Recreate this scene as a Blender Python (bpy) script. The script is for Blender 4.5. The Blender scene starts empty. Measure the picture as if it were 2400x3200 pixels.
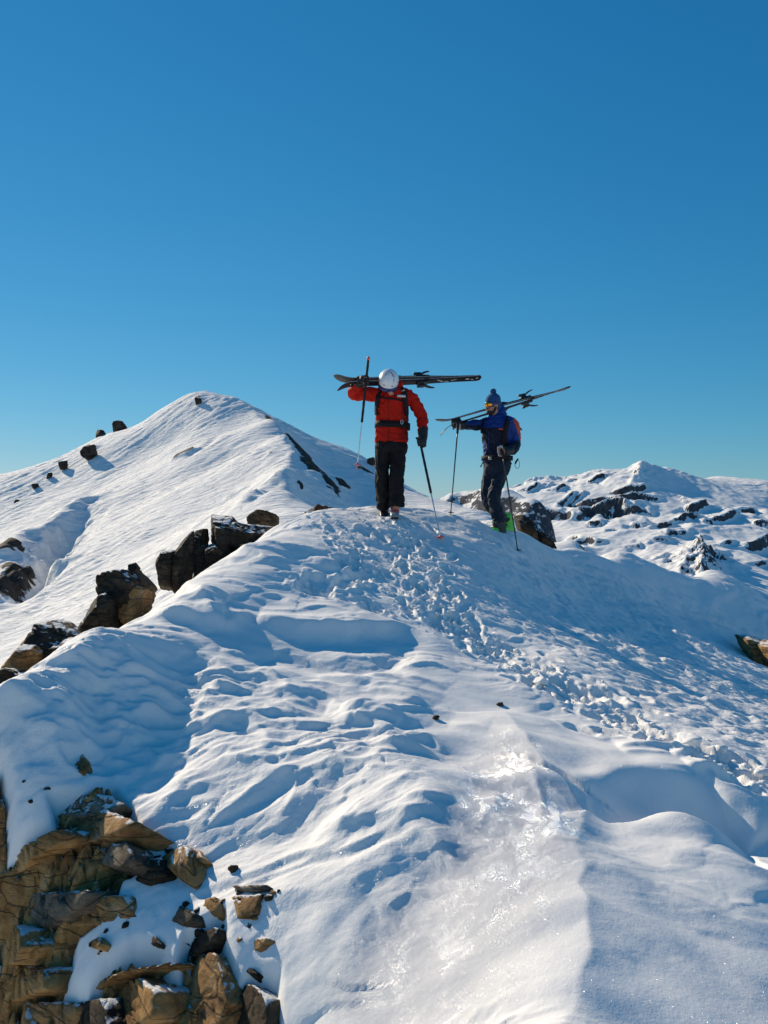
import bpy, bmesh, math, random, time
import numpy as np
from mathutils import Vector, Matrix
R = math.radians
SC = bpy.context.scene
COL = SC.collection

# ------------------------------------------------------------------ camera
FPX = 2589.0                                  # focal length in photo pixels (2400 x 3200)
cam_d = bpy.data.cameras.new('camera')
cam_d.sensor_fit = 'VERTICAL'; cam_d.sensor_height = 36.0
cam_d.lens = 36.0 * FPX / 3200.0
cam_d.clip_start = 0.05; cam_d.clip_end = 60000
cam = bpy.data.objects.new('camera', cam_d); COL.objects.link(cam)
cam.location = (0, 0, 0); cam.rotation_euler = (R(90), 0, 0)
SC.camera = cam

# ------------------------------------------------------------------ sky and sun
SUN_AZ, SUN_EL = -43.0, 27.8                 # degrees left of straight ahead, above the horizon
w = bpy.data.worlds.new('World'); SC.world = w; w.use_nodes = True
nt = w.node_tree; nt.nodes.clear()
sky = nt.nodes.new('ShaderNodeTexSky'); sky.sky_type = 'NISHITA'; sky.sun_disc = False
sky.sun_elevation = R(SUN_EL); sky.sun_rotation = R(SUN_AZ)
sky.altitude = 0; sky.air_density = 1.0; sky.dust_density = 0.0; sky.ozone_density = 1.0
sp = nt.nodes.new('ShaderNodeSeparateColor'); cb = nt.nodes.new('ShaderNodeCombineColor')
bg = nt.nodes.new('ShaderNodeBackground'); bg.inputs['Strength'].default_value = 0.096
wo = nt.nodes.new('ShaderNodeOutputWorld')
nt.links.new(sky.outputs[0], sp.inputs[0])
for i, (k, pw) in enumerate(((.1001, 1.55), (.875, .80), (1.76, .63))):      # film response: deep mountain blue
    m1 = nt.nodes.new('ShaderNodeMath'); m1.operation = 'POWER'; m1.inputs[1].default_value = pw
    m2 = nt.nodes.new('ShaderNodeMath'); m2.operation = 'MULTIPLY'; m2.inputs[1].default_value = k
    nt.links.new(sp.outputs[i], m1.inputs[0]); nt.links.new(m1.outputs[0], m2.inputs[0]); nt.links.new(m2.outputs[0], cb.inputs[i])
nt.links.new(cb.outputs[0], bg.inputs['Color']); nt.links.new(bg.outputs[0], wo.inputs[0])
sun_d = bpy.data.lights.new('sun', 'SUN'); sun_d.energy = 5.0; sun_d.angle = R(0.53); sun_d.color = (1.0, 0.86, 0.66)
sun = bpy.data.objects.new('sun', sun_d); COL.objects.link(sun)
LSUN = Vector((math.sin(R(SUN_AZ))*math.cos(R(SUN_EL)), math.cos(R(SUN_AZ))*math.cos(R(SUN_EL)), math.sin(R(SUN_EL))))
sun.rotation_euler = LSUN.to_track_quat('Z', 'Y').to_euler()
sun.location = LSUN * 50
vs = SC.view_settings
vs.view_transform = 'Standard'; vs.look = 'None'; vs.gamma = 1.0; vs.exposure = 0.0; vs.use_curve_mapping = False
SC.cycles.use_denoising = True
try: SC.cycles.denoiser = 'OPENIMAGEDENOISE'
except Exception: pass
SC.cycles.max_bounces = 6; SC.cycles.diffuse_bounces = 3; SC.cycles.glossy_bounces = 2
SC.cycles.sample_clamp_indirect = 6.0

# ------------------------------------------------------------------ helpers: noise, spline surfaces, meshes
_rng = np.random.RandomState(7)
PERM = np.tile(_rng.permutation(512), 3).astype(np.int32)
_ang = np.linspace(0, 2*np.pi, 512, endpoint=False)
GX = np.cos(_ang).astype(np.float32); GY = np.sin(_ang).astype(np.float32)
_g3 = _rng.randn(512, 3); _g3 /= np.linalg.norm(_g3, axis=1)[:, None]
G3 = _g3.astype(np.float32)
def fade(t): return t*t*t*(t*(t*6-15)+10)
def pn2(x, y, seed=0):
    x = np.asarray(x, np.float32) + seed*17.37; y = np.asarray(y, np.float32) + seed*9.71
    xf = np.floor(x); yf = np.floor(y)
    xi = xf.astype(np.int32) & 511; yi = yf.astype(np.int32) & 511
    fx = x-xf; fy = y-yf; u = fade(fx); v = fade(fy)
    x1 = (xi+1) & 511; y1 = (yi+1) & 511
    a = PERM[PERM[xi]+yi]; b = PERM[PERM[x1]+yi]; c = PERM[PERM[xi]+y1]; d = PERM[PERM[x1]+y1]
    n00 = GX[a]*fx+GY[a]*fy; n10 = GX[b]*(fx-1)+GY[b]*fy
    n01 = GX[c]*fx+GY[c]*(fy-1); n11 = GX[d]*(fx-1)+GY[d]*(fy-1)
    return 1.4*((n00*(1-u)+n10*u)*(1-v) + (n01*(1-u)+n11*u)*v)
def pn3(p, seed=0):
    p = np.asarray(p, np.float32) + np.array([seed*3.17, seed*7.91, seed*5.33], np.float32)
    f = np.floor(p); i = f.astype(np.int32) & 511; q = p-f; w3 = fade(q)
    out = 0
    for dx in (0, 1):
        wx = w3[:, 0] if dx else 1-w3[:, 0]
        for dy in (0, 1):
            wy = w3[:, 1] if dy else 1-w3[:, 1]
            for dz in (0, 1):
                wz = w3[:, 2] if dz else 1-w3[:, 2]
                h = PERM[PERM[PERM[(i[:, 0]+dx) & 511] + ((i[:, 1]+dy) & 511)] + ((i[:, 2]+dz) & 511)]
                g = G3[h]
                out = out + wx*wy*wz*(g[:, 0]*(q[:, 0]-dx)+g[:, 1]*(q[:, 1]-dy)+g[:, 2]*(q[:, 2]-dz))
    return 1.5*out
def fbm2(x, y, o=4, seed=0, g=.5, l=2.03):
    s = 0; a = 1.0
    for k in range(o):
        s = s + a*pn2(x, y, seed+k*3); a *= g; x = x*l+.37; y = y*l-.71
    return s
def ridged2(x, y, o=4, seed=0, g=.5, l=2.07):
    s = 0; a = 1.0; t = 0
    for k in range(o):
        s = s + a*(1-np.abs(pn2(x, y, seed+k*5))*1.6); t += a; a *= g; x = x*l+.37; y = y*l-.71
    return s/t
def fbm3(p, o=4, seed=0, g=.5, l=2.1):
    s = 0; a = 1.0
    for k in range(o):
        s = s + a*pn3(p, seed+k*3); a *= g; p = p*l
    return s
def sst(a, b, x):
    t = np.clip((x-a)/(b-a), 0, 1); return t*t*(3-2*t)

def at(u, v, Y):                               # photo pixel + distance along the view -> world point
    return np.array([(u-1200.0)/FPX*Y, Y, (1600.0-v)/FPX*Y])

class TPS:                                     # smooth surface z(x, y) through scattered points
    def __init__(s, pts, lam=0.0):
        P = np.asarray(pts, float); n = len(P)
        s.c = P[:, :2].mean(0); s.sc = P[:, :2].std()
        s.p = (P[:, :2]-s.c)/s.sc
        K = s.k(((s.p[:, None]-s.p[None])**2).sum(-1)) + lam*np.eye(n)
        Q = np.c_[np.ones(n), s.p]
        A = np.block([[K, Q], [Q.T, np.zeros((3, 3))]])
        sol = np.linalg.solve(A, np.r_[P[:, 2], 0, 0, 0])
        s.w = sol[:n].astype(np.float32); s.a = sol[n:]
    @staticmethod
    def k(r2): return .5*r2*np.log(r2+1e-9)
    def __call__(s, x, y):
        x = np.asarray(x); sh = x.shape
        X = ((x.ravel()-s.c[0])/s.sc).astype(np.float32); Y = ((np.asarray(y).ravel()-s.c[1])/s.sc).astype(np.float32)
        z = (s.a[0]+s.a[1]*X+s.a[2]*Y).astype(np.float32)
        for (px, py), wt in zip(s.p.astype(np.float32), s.w):
            r2 = (X-px)**2+(Y-py)**2
            z += wt*.5*r2*np.log(r2+np.float32(1e-9))
        return z.reshape(sh)

def new_mesh(name, V, F, smooth=True):
    V = np.ascontiguousarray(V, np.float32); F = np.ascontiguousarray(F, np.int32)
    me = bpy.data.meshes.new(name); k = F.shape[1]
    me.vertices.add(len(V)); me.vertices.foreach_set('co', V.ravel())
    me.loops.add(F.size); me.loops.foreach_set('vertex_index', F.ravel())
    me.polygons.add(len(F)); me.polygons.foreach_set('loop_start', np.arange(0, F.size, k, dtype=np.int32))
    me.update(calc_edges=True)
    if smooth: me.polygons.foreach_set('use_smooth', np.ones(len(F), bool))
    return me
def link(name, me, mat=None, parent=None):
    o = bpy.data.objects.new(name, me); COL.objects.link(o)
    if mat is not None and me is not None and not me.materials: me.materials.append(mat)
    if parent is not None: o.parent = parent
    return o
def grid_mesh(name, X, Y, Z, keep=None):
    nr, nc = X.shape
    idx = np.arange(nr*nc, dtype=np.int32).reshape(nr, nc)
    F = np.stack([idx[:-1, :-1], idx[:-1, 1:], idx[1:, 1:], idx[1:, :-1]], -1).reshape(-1, 4)
    return new_mesh(name, np.stack([X, Y, Z], -1).reshape(-1, 3), F)
def attr(me, name, val):
    a = me.attributes.new(name, 'FLOAT', 'POINT'); a.data.foreach_set('value', np.ascontiguousarray(val, np.float32).ravel())
def tag(o, label=None, cat=None, group=None, kind=None):
    if label: o['label'] = label
    if cat: o['category'] = cat
    if group: o['group'] = group
    if kind: o['kind'] = kind
    return o
def empty(name, loc=(0, 0, 0)):
    o = bpy.data.objects.new(name, None); COL.objects.link(o); o.location = loc; o.empty_display_size = .1
    return o

# ------------------------------------------------------------------ materials
def nodes(name):
    m = bpy.data.materials.new(name); m.use_nodes = True; t = m.node_tree
    b = t.nodes['Principled BSDF']
    return m, t, b
def N(t, kind, **kw):
    n = t.nodes.new(kind)
    for k, v in kw.items():
        if k in n.inputs: n.inputs[k].default_value = v
        else: setattr(n, k, v)
    return n
def L(t, a, b): t.links.new(a, b)
def ramp(t, fac, stops):
    r = t.nodes.new('ShaderNodeValToRGB'); L(t, fac, r.inputs[0])
    el = r.color_ramp.elements
    while len(el) < len(stops): el.new(.5)
    for e, (p, c) in zip(el, stops):
        e.position = p; e.color = (*c, 1) if len(c) == 3 else c
    return r
def plain(name, col, rough=.6, metal=0.0, spec=.5, bump=0.0, scale=200.0, var=.12):
    m, t, b = nodes(name)
    tc = N(t, 'ShaderNodeTexCoord')
    nz = N(t, 'ShaderNodeTexNoise', Scale=scale*.12, Detail=5.0); L(t, tc.outputs['Object'], nz.inputs['Vector'])
    r = ramp(t, nz.outputs['Fac'], [(.25, tuple(c*(1-var) for c in col)), (.75, tuple(min(1, c*(1+var)) for c in col))])
    L(t, r.outputs[0], b.inputs['Base Color'])
    b.inputs['Roughness'].default_value = rough; b.inputs['Metallic'].default_value = metal
    b.inputs['Specular IOR Level'].default_value = spec
    if bump:
        n2 = N(t, 'ShaderNodeTexNoise', Scale=scale, Detail=3.0); L(t, tc.outputs['Object'], n2.inputs['Vector'])
        bp = N(t, 'ShaderNodeBump', Strength=bump, Distance=.004); L(t, n2.outputs['Fac'], bp.inputs['Height']); L(t, bp.outputs[0], b.inputs['Normal'])
    return m

def mat_snow_near():
    m, t, b = nodes('wind_packed_snow')
    geo = N(t, 'ShaderNodeNewGeometry')
    ice = N(t, 'ShaderNodeAttribute', attribute_name='ice')
    rgh = N(t, 'ShaderNodeAttribute', attribute_name='rough')
    # crust colour: very slight variation of the snow itself
    n0 = N(t, 'ShaderNodeTexNoise', Scale=2.2, Detail=6.0); L(t, geo.outputs['Position'], n0.inputs['Vector'])
    r0 = ramp(t, n0.outputs['Fac'], [(.3, (.87, .85, .815)), (.7, (.925, .90, .86))])
    icol = N(t, 'ShaderNodeMix', data_type='RGBA'); L(t, ice.outputs['Fac'], icol.inputs['Factor']); L(t, r0.outputs[0], icol.inputs[6]); icol.inputs[7].default_value = (.62, .62, .63, 1)
    L(t, icol.outputs[2], b.inputs['Base Color'])
    # fine grain
    n1 = N(t, 'ShaderNodeTexNoise', Scale=95.0, Detail=4.0, Roughness=.65); L(t, geo.outputs['Position'], n1.inputs['Vector'])
    n2 = N(t, 'ShaderNodeTexNoise', Scale=22.0, Detail=5.0, Roughness=.6); L(t, geo.outputs['Position'], n2.inputs['Vector'])
    b1 = N(t, 'ShaderNodeBump', Distance=.006); L(t, n1.outputs['Fac'], b1.inputs['Height'])
    s1 = N(t, 'ShaderNodeMath', operation='MULTIPLY_ADD'); L(t, rgh.outputs['Fac'], s1.inputs[0]); s1.inputs[1].default_value = .32; s1.inputs[2].default_value = .20; L(t, s1.outputs[0], b1.inputs['Strength'])
    b2 = N(t, 'ShaderNodeBump', Strength=.35, Distance=.02); L(t, n2.outputs['Fac'], b2.inputs['Height']); L(t, b2.outputs[0], b1.inputs['Normal'])
    sm = N(t, 'ShaderNodeMath', operation='MULTIPLY_ADD'); L(t, rgh.outputs['Fac'], sm.inputs[0]); sm.inputs[1].default_value = .5; sm.inputs[2].default_value = .14
    L(t, sm.outputs[0], b2.inputs['Strength'])
    L(t, b1.outputs[0], b.inputs['Normal'])
    b.inputs['Roughness'].default_value = .72
    b.inputs['Specular IOR Level'].default_value = .18
    b.inputs['Subsurface Weight'].default_value = 0.0
    # glazed crust: smooth melt-freeze ice, patchy
    n3 = N(t, 'ShaderNodeTexNoise', Scale=9.0, Detail=7.0, Roughness=.72, Distortion=.4)
    mp = N(t, 'ShaderNodeMapping'); mp.inputs['Scale'].default_value = (1.2, .7, .7); L(t, geo.outputs['Position'], mp.inputs['Vector']); L(t, mp.outputs[0], n3.inputs['Vector'])
    gl = ramp(t, n3.outputs['Fac'], [(.46, (0, 0, 0)), (.64, (1, 1, 1))])
    mk = N(t, 'ShaderNodeMath', operation='MULTIPLY'); L(t, gl.outputs[0], mk.inputs[0]); L(t, ice.outputs['Fac'], mk.inputs[1])
    gs = N(t, 'ShaderNodeBsdfGlossy', Roughness=.25); gs.inputs['Color'].default_value = (1, 1, 1, 1)
    n4 = N(t, 'ShaderNodeTexNoise', Scale=170.0, Detail=3.0, Roughness=.65); L(t, geo.outputs['Position'], n4.inputs['Vector'])
    b4 = N(t, 'ShaderNodeBump', Strength=1.0, Distance=.0095); L(t, n4.outputs['Fac'], b4.inputs['Height']); L(t, b4.outputs[0], gs.inputs['Normal'])
    # loose ice crystals that glint
    vo = N(t, 'ShaderNodeTexVoronoi', Scale=650.0); L(t, geo.outputs['Position'], vo.inputs['Vector'])
    fr = N(t, 'ShaderNodeFresnel', IOR=1.31)
    f2 = N(t, 'ShaderNodeMath', operation='MULTIPLY'); f2.inputs[1].default_value = 14.0; L(t, fr.outputs[0], f2.inputs[0])
    f3 = N(t, 'ShaderNodeMath', operation='MULTIPLY'); L(t, f2.outputs[0], f3.inputs[0]); L(t, mk.outputs[0], f3.inputs[1])
    mx = N(t, 'ShaderNodeMixShader'); L(t, f3.outputs[0], mx.inputs[0]); L(t, b.outputs[0], mx.inputs[1]); L(t, gs.outputs[0], mx.inputs[2])
    # sparkle: facets of single crystals, random normals
    wn = N(t, 'ShaderNodeVectorMath', operation='MULTIPLY_ADD'); L(t, vo.outputs['Color'], wn.inputs[0]); wn.inputs[1].default_value = (1.6, 1.6, .5); wn.inputs[2].default_value = (-.8, -.8, .4)
    nn = N(t, 'ShaderNodeVectorMath', operation='NORMALIZE'); L(t, wn.outputs[0], nn.inputs[0])
    g2 = N(t, 'ShaderNodeBsdfGlossy', Roughness=.12); L(t, nn.outputs[0], g2.inputs['Normal'])
    sp = N(t, 'ShaderNodeMixShader'); sp.inputs[0].default_value = .004; L(t, mx.outputs[0], sp.inputs[1]); L(t, g2.outputs[0], sp.inputs[2])
    L(t, sp.outputs[0], t.nodes['Material Output'].inputs[0])
    return m

def mat_snow_rock(name, sc, snow=(.89, .87, .835), rock_a=(.035, .034, .036), rock_b=(.13, .12, .115), bump=.5, bumpd=1.0, crust=0.0):
    """mountain skin: attribute 'rock' (0..1) says where bare rock shows through the snow"""
    m, t, b = nodes(name)
    geo = N(t, 'ShaderNodeNewGeometry'); at_ = N(t, 'ShaderNodeAttribute', attribute_name='rock')
    n1 = N(t, 'ShaderNodeTexNoise', Scale=1.0/sc, Detail=9.0, Roughness=.68); L(t, geo.outputs['Position'], n1.inputs['Vector'])
    ad = N(t, 'ShaderNodeMath', operation='MULTIPLY_ADD'); L(t, n1.outputs['Fac'], ad.inputs[0]); ad.inputs[1].default_value = .9; L(t, at_.outputs['Fac'], ad.inputs[2])
    mk = ramp(t, ad.outputs[0], [(.84, (0, 0, 0)), (.90, (1, 1, 1))])
    n2 = N(t, 'ShaderNodeTexNoise', Scale=3.0/sc, Detail=8.0, Roughness=.7); L(t, geo.outputs['Position'], n2.inputs['Vector'])
    rc = ramp(t, n2.outputs['Fac'], [(.35, rock_a), (.68, rock_b)])
    mx = N(t, 'ShaderNodeMix', data_type='RGBA'); L(t, mk.outputs[0], mx.inputs['Factor']); mx.inputs[6].default_value = (*snow, 1); L(t, rc.outputs[0], mx.inputs[7])
    L(t, mx.outputs[2], b.inputs['Base Color'])
    b.inputs['Roughness'].default_value = .8; b.inputs['Specular IOR Level'].default_value = .15
    n3 = N(t, 'ShaderNodeTexNoise', Scale=2.0/sc, Detail=8.0, Roughness=.62); L(t, geo.outputs['Position'], n3.inputs['Vector'])
    st = N(t, 'ShaderNodeMath', operation='MULTIPLY_ADD'); L(t, mk.outputs[0], st.inputs[0]); st.inputs[1].default_value = .6; st.inputs[2].default_value = bump
    mp = N(t, 'ShaderNodeMapping'); mp.inputs['Rotation'].default_value = (0, 0, R(-37)); mp.inputs['Scale'].default_value = (.35/sc, 1.6/sc, 1.6/sc); L(t, geo.outputs['Position'], mp.inputs['Vector'])
    n5 = N(t, 'ShaderNodeTexNoise', Scale=1.0, Detail=6.0, Roughness=.6, Distortion=.5); L(t, mp.outputs[0], n5.inputs['Vector'])
    r5 = ramp(t, n5.outputs['Fac'], [(.42, (0, 0, 0)), (.58, (1, 1, 1))])
    b5 = N(t, 'ShaderNodeBump', Strength=crust, Distance=bumpd*.8); L(t, r5.outputs[0], b5.inputs['Height'])
    bp = N(t, 'ShaderNodeBump', Distance=bumpd); L(t, b5.outputs[0], bp.inputs['Normal']); L(t, st.outputs[0], bp.inputs['Strength']); L(t, n3.outputs['Fac'], bp.inputs['Height']); L(t, bp.outputs[0], b.inputs['Normal'])
    return m

def mat_rock(name, tones, scale=1.0, strata=(0.2, 0.3, 1.0), lich=.25, bump=.9):
    """weathered schist: banded browns and ochres, dark seams, pale lichen"""
    m, t, b = nodes(name)
    tc = N(t, 'ShaderNodeTexCoord'); oi = N(t, 'ShaderNodeObjectInfo')
    rv = N(t, 'ShaderNodeVectorMath', operation='MULTIPLY_ADD'); 
    cb = N(t, 'ShaderNodeCombineXYZ')
    for i in range(3): L(t, oi.outputs['Random'], cb.inputs[i])
    rv.inputs[1].default_value = (13, 29, 7); L(t, cb.outputs[0], rv.inputs[0]); L(t, tc.outputs['Object'], rv.inputs[2])
    P = rv.outputs[0]
    n1 = N(t, 'ShaderNodeTexNoise', Scale=5.5*scale, Detail=9.0, Roughness=.68, Distortion=.6); L(t, P, n1.inputs['Vector'])
    col = ramp(t, n1.outputs['Fac'], [(.28, tones[0]), (.44, tones[1]), (.56, tones[2]), (.72, tones[3])])
    mp = N(t, 'ShaderNodeMapping'); mp.inputs['Scale'].default_value = (2.5*scale, 2.5*scale, 13*scale); mp.inputs['Rotation'].default_value = (R(28), R(-24), 0); L(t, P, mp.inputs['Vector'])
    n2 = N(t, 'ShaderNodeTexNoise', Scale=1.0, Detail=7.0, Roughness=.7, Distortion=.8); L(t, mp.outputs[0], n2.inputs['Vector'])
    sd = ramp(t, n2.outputs['Fac'], [(.30, (.25, .25, .25)), (.46, (.85, .85, .85)), (.75, (1.15, 1.12, 1.05))])
    mu = N(t, 'ShaderNodeMix', data_type='RGBA', blend_type='MULTIPLY'); mu.inputs['Factor'].default_value = .85; L(t, col.outputs[0], mu.inputs[6]); L(t, sd.outputs[0], mu.inputs[7])
    # seams
    vo = N(t, 'ShaderNodeTexVoronoi', Scale=5.0*scale, feature='DISTANCE_TO_EDGE'); 
    nd = N(t, 'ShaderNodeTexNoise', Scale=7.0*scale, Detail=4.0); L(t, P, nd.inputs['Vector'])
    wv = N(t, 'ShaderNodeVectorMath', operation='MULTIPLY_ADD'); L(t, nd.outputs['Color'], wv.inputs[0]); wv.inputs[1].default_value = (.22, .22, .22); L(t, mp.outputs[0], wv.inputs[2])
    sc_ = N(t, 'ShaderNodeVectorMath', operation='SCALE'); sc_.inputs['Scale'].default_value = .16; L(t, wv.outputs[0], sc_.inputs[0]); L(t, sc_.outputs[0], vo.inputs['Vector'])
    seam = ramp(t, vo.outputs['Distance'], [(0.0, (0.12, .1, .09)), (.035, (1, 1, 1))])
    m2 = N(t, 'ShaderNodeMix', data_type='RGBA', blend_type='MULTIPLY'); m2.inputs['Factor'].default_value = .4; L(t, mu.outputs[2], m2.inputs[6]); L(t, seam.outputs[0], m2.inputs[7])
    # lichen
    n3 = N(t, 'ShaderNodeTexNoise', Scale=15*scale, Detail=8.0, Roughness=.75); L(t, P, n3.inputs['Vector'])
    lm = ramp(t, n3.outputs['Fac'], [(.57, (0, 0, 0)), (.66, (lich, lich, lich))])
    m3 = N(t, 'ShaderNodeMix', data_type='RGBA'); L(t, lm.outputs[0], m3.inputs['Factor']); L(t, m2.outputs[2], m3.inputs[6]); m3.inputs[7].default_value = (.36, .35, .31, 1)
    # wind-blown snow lodged on ledges
    ge = N(t, 'ShaderNodeNewGeometry'); sx = N(t, 'ShaderNodeSeparateXYZ'); L(t, ge.outputs['Normal'], sx.inputs[0])
    ns = N(t, 'ShaderNodeTexNoise', Scale=11.0*scale, Detail=6.0, Roughness=.65); L(t, P, ns.inputs['Vector'])
    aa = N(t, 'ShaderNodeMath', operation='MULTIPLY_ADD'); L(t, ns.outputs['Fac'], aa.inputs[0]); aa.inputs[1].default_value = 1.1; L(t, sx.outputs['Z'], aa.inputs[2])
    sh = N(t, 'ShaderNodeMapRange'); sh.inputs['From Min'].default_value = 1.44; sh.inputs['From Max'].default_value = 1.52; L(t, aa.outputs[0], sh.inputs['Value'])
    m4 = N(t, 'ShaderNodeMix', data_type='RGBA'); L(t, sh.outputs[0], m4.inputs['Factor']); L(t, m3.outputs[2], m4.inputs[6]); m4.inputs[7].default_value = (.87, .86, .84, 1)
    L(t, m4.outputs[2], b.inputs['Base Color'])
    b.inputs['Roughness'].default_value = .82; b.inputs['Specular IOR Level'].default_value = .25
    h1 = N(t, 'ShaderNodeMath', operation='MULTIPLY_ADD'); L(t, n2.outputs['Fac'], h1.inputs[0]); h1.inputs[1].default_value = .9; L(t, n1.outputs['Fac'], h1.inputs[2])
    h2 = N(t, 'ShaderNodeMath', operation='MULTIPLY_ADD'); L(t, seam.outputs[0], h2.inputs[0]); h2.inputs[1].default_value = .35; L(t, h1.outputs[0], h2.inputs[2])
    h3 = N(t, 'ShaderNodeMath', operation='MULTIPLY_ADD'); L(t, n3.outputs['Fac'], h3.inputs[0]); h3.inputs[1].default_value = .5; L(t, h2.outputs[0], h3.inputs[2])
    bp = N(t, 'ShaderNodeBump', Strength=bump, Distance=.035/scale); L(t, h3.outputs[0], bp.inputs['Height']); L(t, bp.outputs[0], b.inputs['Normal'])
    return m

# ================================================================== THE NEAR RIDGE (snow)
cols = {
 -250: [(2370,4.1),(2600,4.2),(2900,4.15),(3200,4.05)],
 0: [(2185,4.5),(2300,4.42),(2400,4.33),(2500,4.2),(2700,4.02),(3000,3.84),(3200,3.7),(3500,3.5)],
 300: [(1990,5.25),(2100,5.02),(2200,4.84),(2300,4.65),(2400,4.43),(2500,4.15),(2700,3.8),(3000,3.48),(3200,3.32),(3500,3.12)],
 550: [(1865,6.3),(1950,5.9),(2050,5.48),(2200,5.02),(2350,4.6),(2500,4.17),(2700,3.74),(2900,3.45),(3200,3.14),(3500,2.92)],
 800: [(1690,7.9),(1800,7.1),(1900,6.45),(2000,5.9),(2200,4.98),(2400,4.32),(2600,3.85),(2800,3.5),(3000,3.25),(3200,3.05),(3500,2.8)],
 1000: [(1594,9.4),(1650,8.8),(1800,7.4),(2000,6.15),(2200,5.05),(2400,4.3),(2600,3.83),(2800,3.43),(3000,3.14),(3200,2.9),(3500,2.65)],
 1200: [(1592,9.9),(1615,9.5),(1640,9.15),(1700,8.6),(1800,7.75),(1900,7.0),(2000,6.35),(2200,5.15),(2400,4.3),(2600,3.76),(2800,3.36),(3000,3.05),(3200,2.8),(3600,2.4)],
 1350: [(1607,10.2),(1640,9.7),(1700,9.0),(1850,7.5)],
 1500: [(1632,10.35),(1650,10.0),(1700,9.3),(1800,8.4),(1900,7.5),(2000,6.66),(2200,5.33),(2290,4.9),(2400,4.4),(2600,3.65),(2800,3.2),(3000,2.84),(3200,2.55),(3600,2.1)],
 1650: [(1678,11.0),(1700,10.65),(1780,9.6),(1880,8.4),(1990,7.1),(2100,6.1),(2250,5.17)],
 1800: [(1735,11.9),(1800,10.8),(1900,9.1),(1950,8.2),(2050,6.7),(2150,5.85),(2300,5.01),(2400,4.6),(2470,4.38)],
 2100: [(1832,12.8),(1900,11.3),(1950,10.3),(2050,8.5),(2150,6.8),(2250,5.5),(2350,4.95),(2450,4.54),(2500,4.38),(2540,4.25),(2572,3.95),(2700,3.51),(2800,3.23),(3000,2.8),(3200,2.47),(3600,2.05)],
 2400: [(1963,13.6),(2050,11.0),(2100,9.6),(2200,7.6),(2280,6.1),(2350,5.16),(2420,4.8),(2500,4.48),(2600,4.16),(2660,4.02),(2705,3.66),(2800,3.34),(3000,2.9),(3200,2.58)],
 2750: [(2090,13.5),(2300,7.8),(2480,4.8),(2600,4.27),(3000,3.2)],
}
ctrl = [at(u, v, Y) for u, l in cols.items() for v, Y in l]
ctrl += [at(*q) for q in ((1568,2262,5.15),(1640,2345,4.68),(1720,2440,4.22),(1808,2552,3.96),(1806,2700,3.42),(1812,2800,3.14),(1845,3000,2.71),(1795,3200,2.43),(1760,3500,2.05),(2000,2800,3.18),(1960,3050,2.66),(1900,2602,3.85))]
for q in ((1540,1655,10.44),(1600,1658,10.5),(1240,1613,9.5)): ctrl.append(at(*q))
def below(p, dx, dy, dz): ctrl.append(np.array([p[0]+dx, p[1]+dy, p[2]+dz]))
for u, v, Y in [(-250,2370,4.05),(0,2185,4.5),(300,1990,5.25),(550,1865,6.3),(800,1690,7.9)]:      # west side falls away
    p = at(u, v, Y); below(p, -.35, .15, -.22); below(p, -1.2, .35, -1.1); below(p, -3.0, .6, -3.2)
for u, v, Y in [(1000,1594,9.4),(1200,1592,9.9),(1350,1608,10.2),(1500,1632,10.3)]:
    p = at(u, v, Y); below(p, 0, .9, -.12); below(p, 0, 2.3, -.9); below(p, 0, 4.5, -2.6)
for u, v, Y in [(1650,1678,11.0),(1800,1735,11.9),(2100,1832,12.8),(2400,1963,13.6),(2750,2090,13.5)]:   # east side
    p = at(u, v, Y); below(p, .35, .5, -.16); below(p, 1.0, 1.3, -.85); below(p, 2.3, 2.6, -2.8)
BASE = TPS(ctrl, lam=2e-4)

_ts = np.arange(1.6, 15.5, .012)
def hit(u, v):                                # where a photo pixel lands on the ridge
    d = np.array([(u-1200)/FPX, 1.0, (1600-v)/FPX])
    z = BASE(_ts*d[0], _ts*d[1]) - _ts*d[2]
    k = np.nonzero(z > 0)[0]
    Y = _ts[k[0]] if len(k) else 10.0
    return np.array([Y*d[0], Y, Y*d[2]])
def hits(l): return np.array([hit(u, v)[:2] for u, v in l])

def graded(a, b, f):
    o = [a]
    while o[-1] < b: o.append(o[-1]+f(o[-1]))
    return np.array(o)
gx = graded(-6.0, 9.0, lambda x: .0098+.0035*max(0, abs(x)-1.0))
gy = graded(.4, 17.0, lambda y: .03 if y < 2.2 else (.0085+.0021*max(0, y-3.2) if y < 13.4 else .07))
FX, FY = np.meshgrid(gx, gy)
FX = FX.astype(np.float32); FY = FY.astype(np.float32)
FZ0 = BASE(FX, FY)
DZ = np.zeros_like(FZ0)
ROUGH = np.zeros_like(FZ0); ICE = np.zeros_like(FZ0); BARE = np.zeros_like(FZ0)

def window(P, pad):
    x0, y0 = P.min(0)-pad; x1, y1 = P.max(0)+pad
    i0, i1 = np.searchsorted(gy, [y0, y1]); j0, j1 = np.searchsorted(gx, [x0, x1])
    return (slice(max(i0-1, 0), i1+1), slice(max(j0-1, 0), j1+1))
def poly_dist(P, X, Y):
    """unsigned distance, side (+1 left of travel), arc fraction"""
    best = np.full(X.shape, 1e9, np.float32); side = np.ones_like(best); fr = np.zeros_like(best)
    seg = np.diff(P, axis=0); ln = np.linalg.norm(seg, axis=1)+1e-9; cum = np.r_[0, np.cumsum(ln)]
    for k in range(len(seg)):
        ax, ay = P[k]; dx, dy = seg[k]/ln[k]
        rx = X-ax; ry = Y-ay
        tt = np.clip(rx*dx+ry*dy, 0, ln[k])
        d = np.hypot(rx-tt*dx, ry-tt*dy)
        m = d < best
        best = np.where(m, d, best); side = np.where(m, np.sign(dx*ry-dy*rx), side); fr = np.where(m, (cum[k]+tt)/cum[-1], fr)
    return best, side, fr
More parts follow.
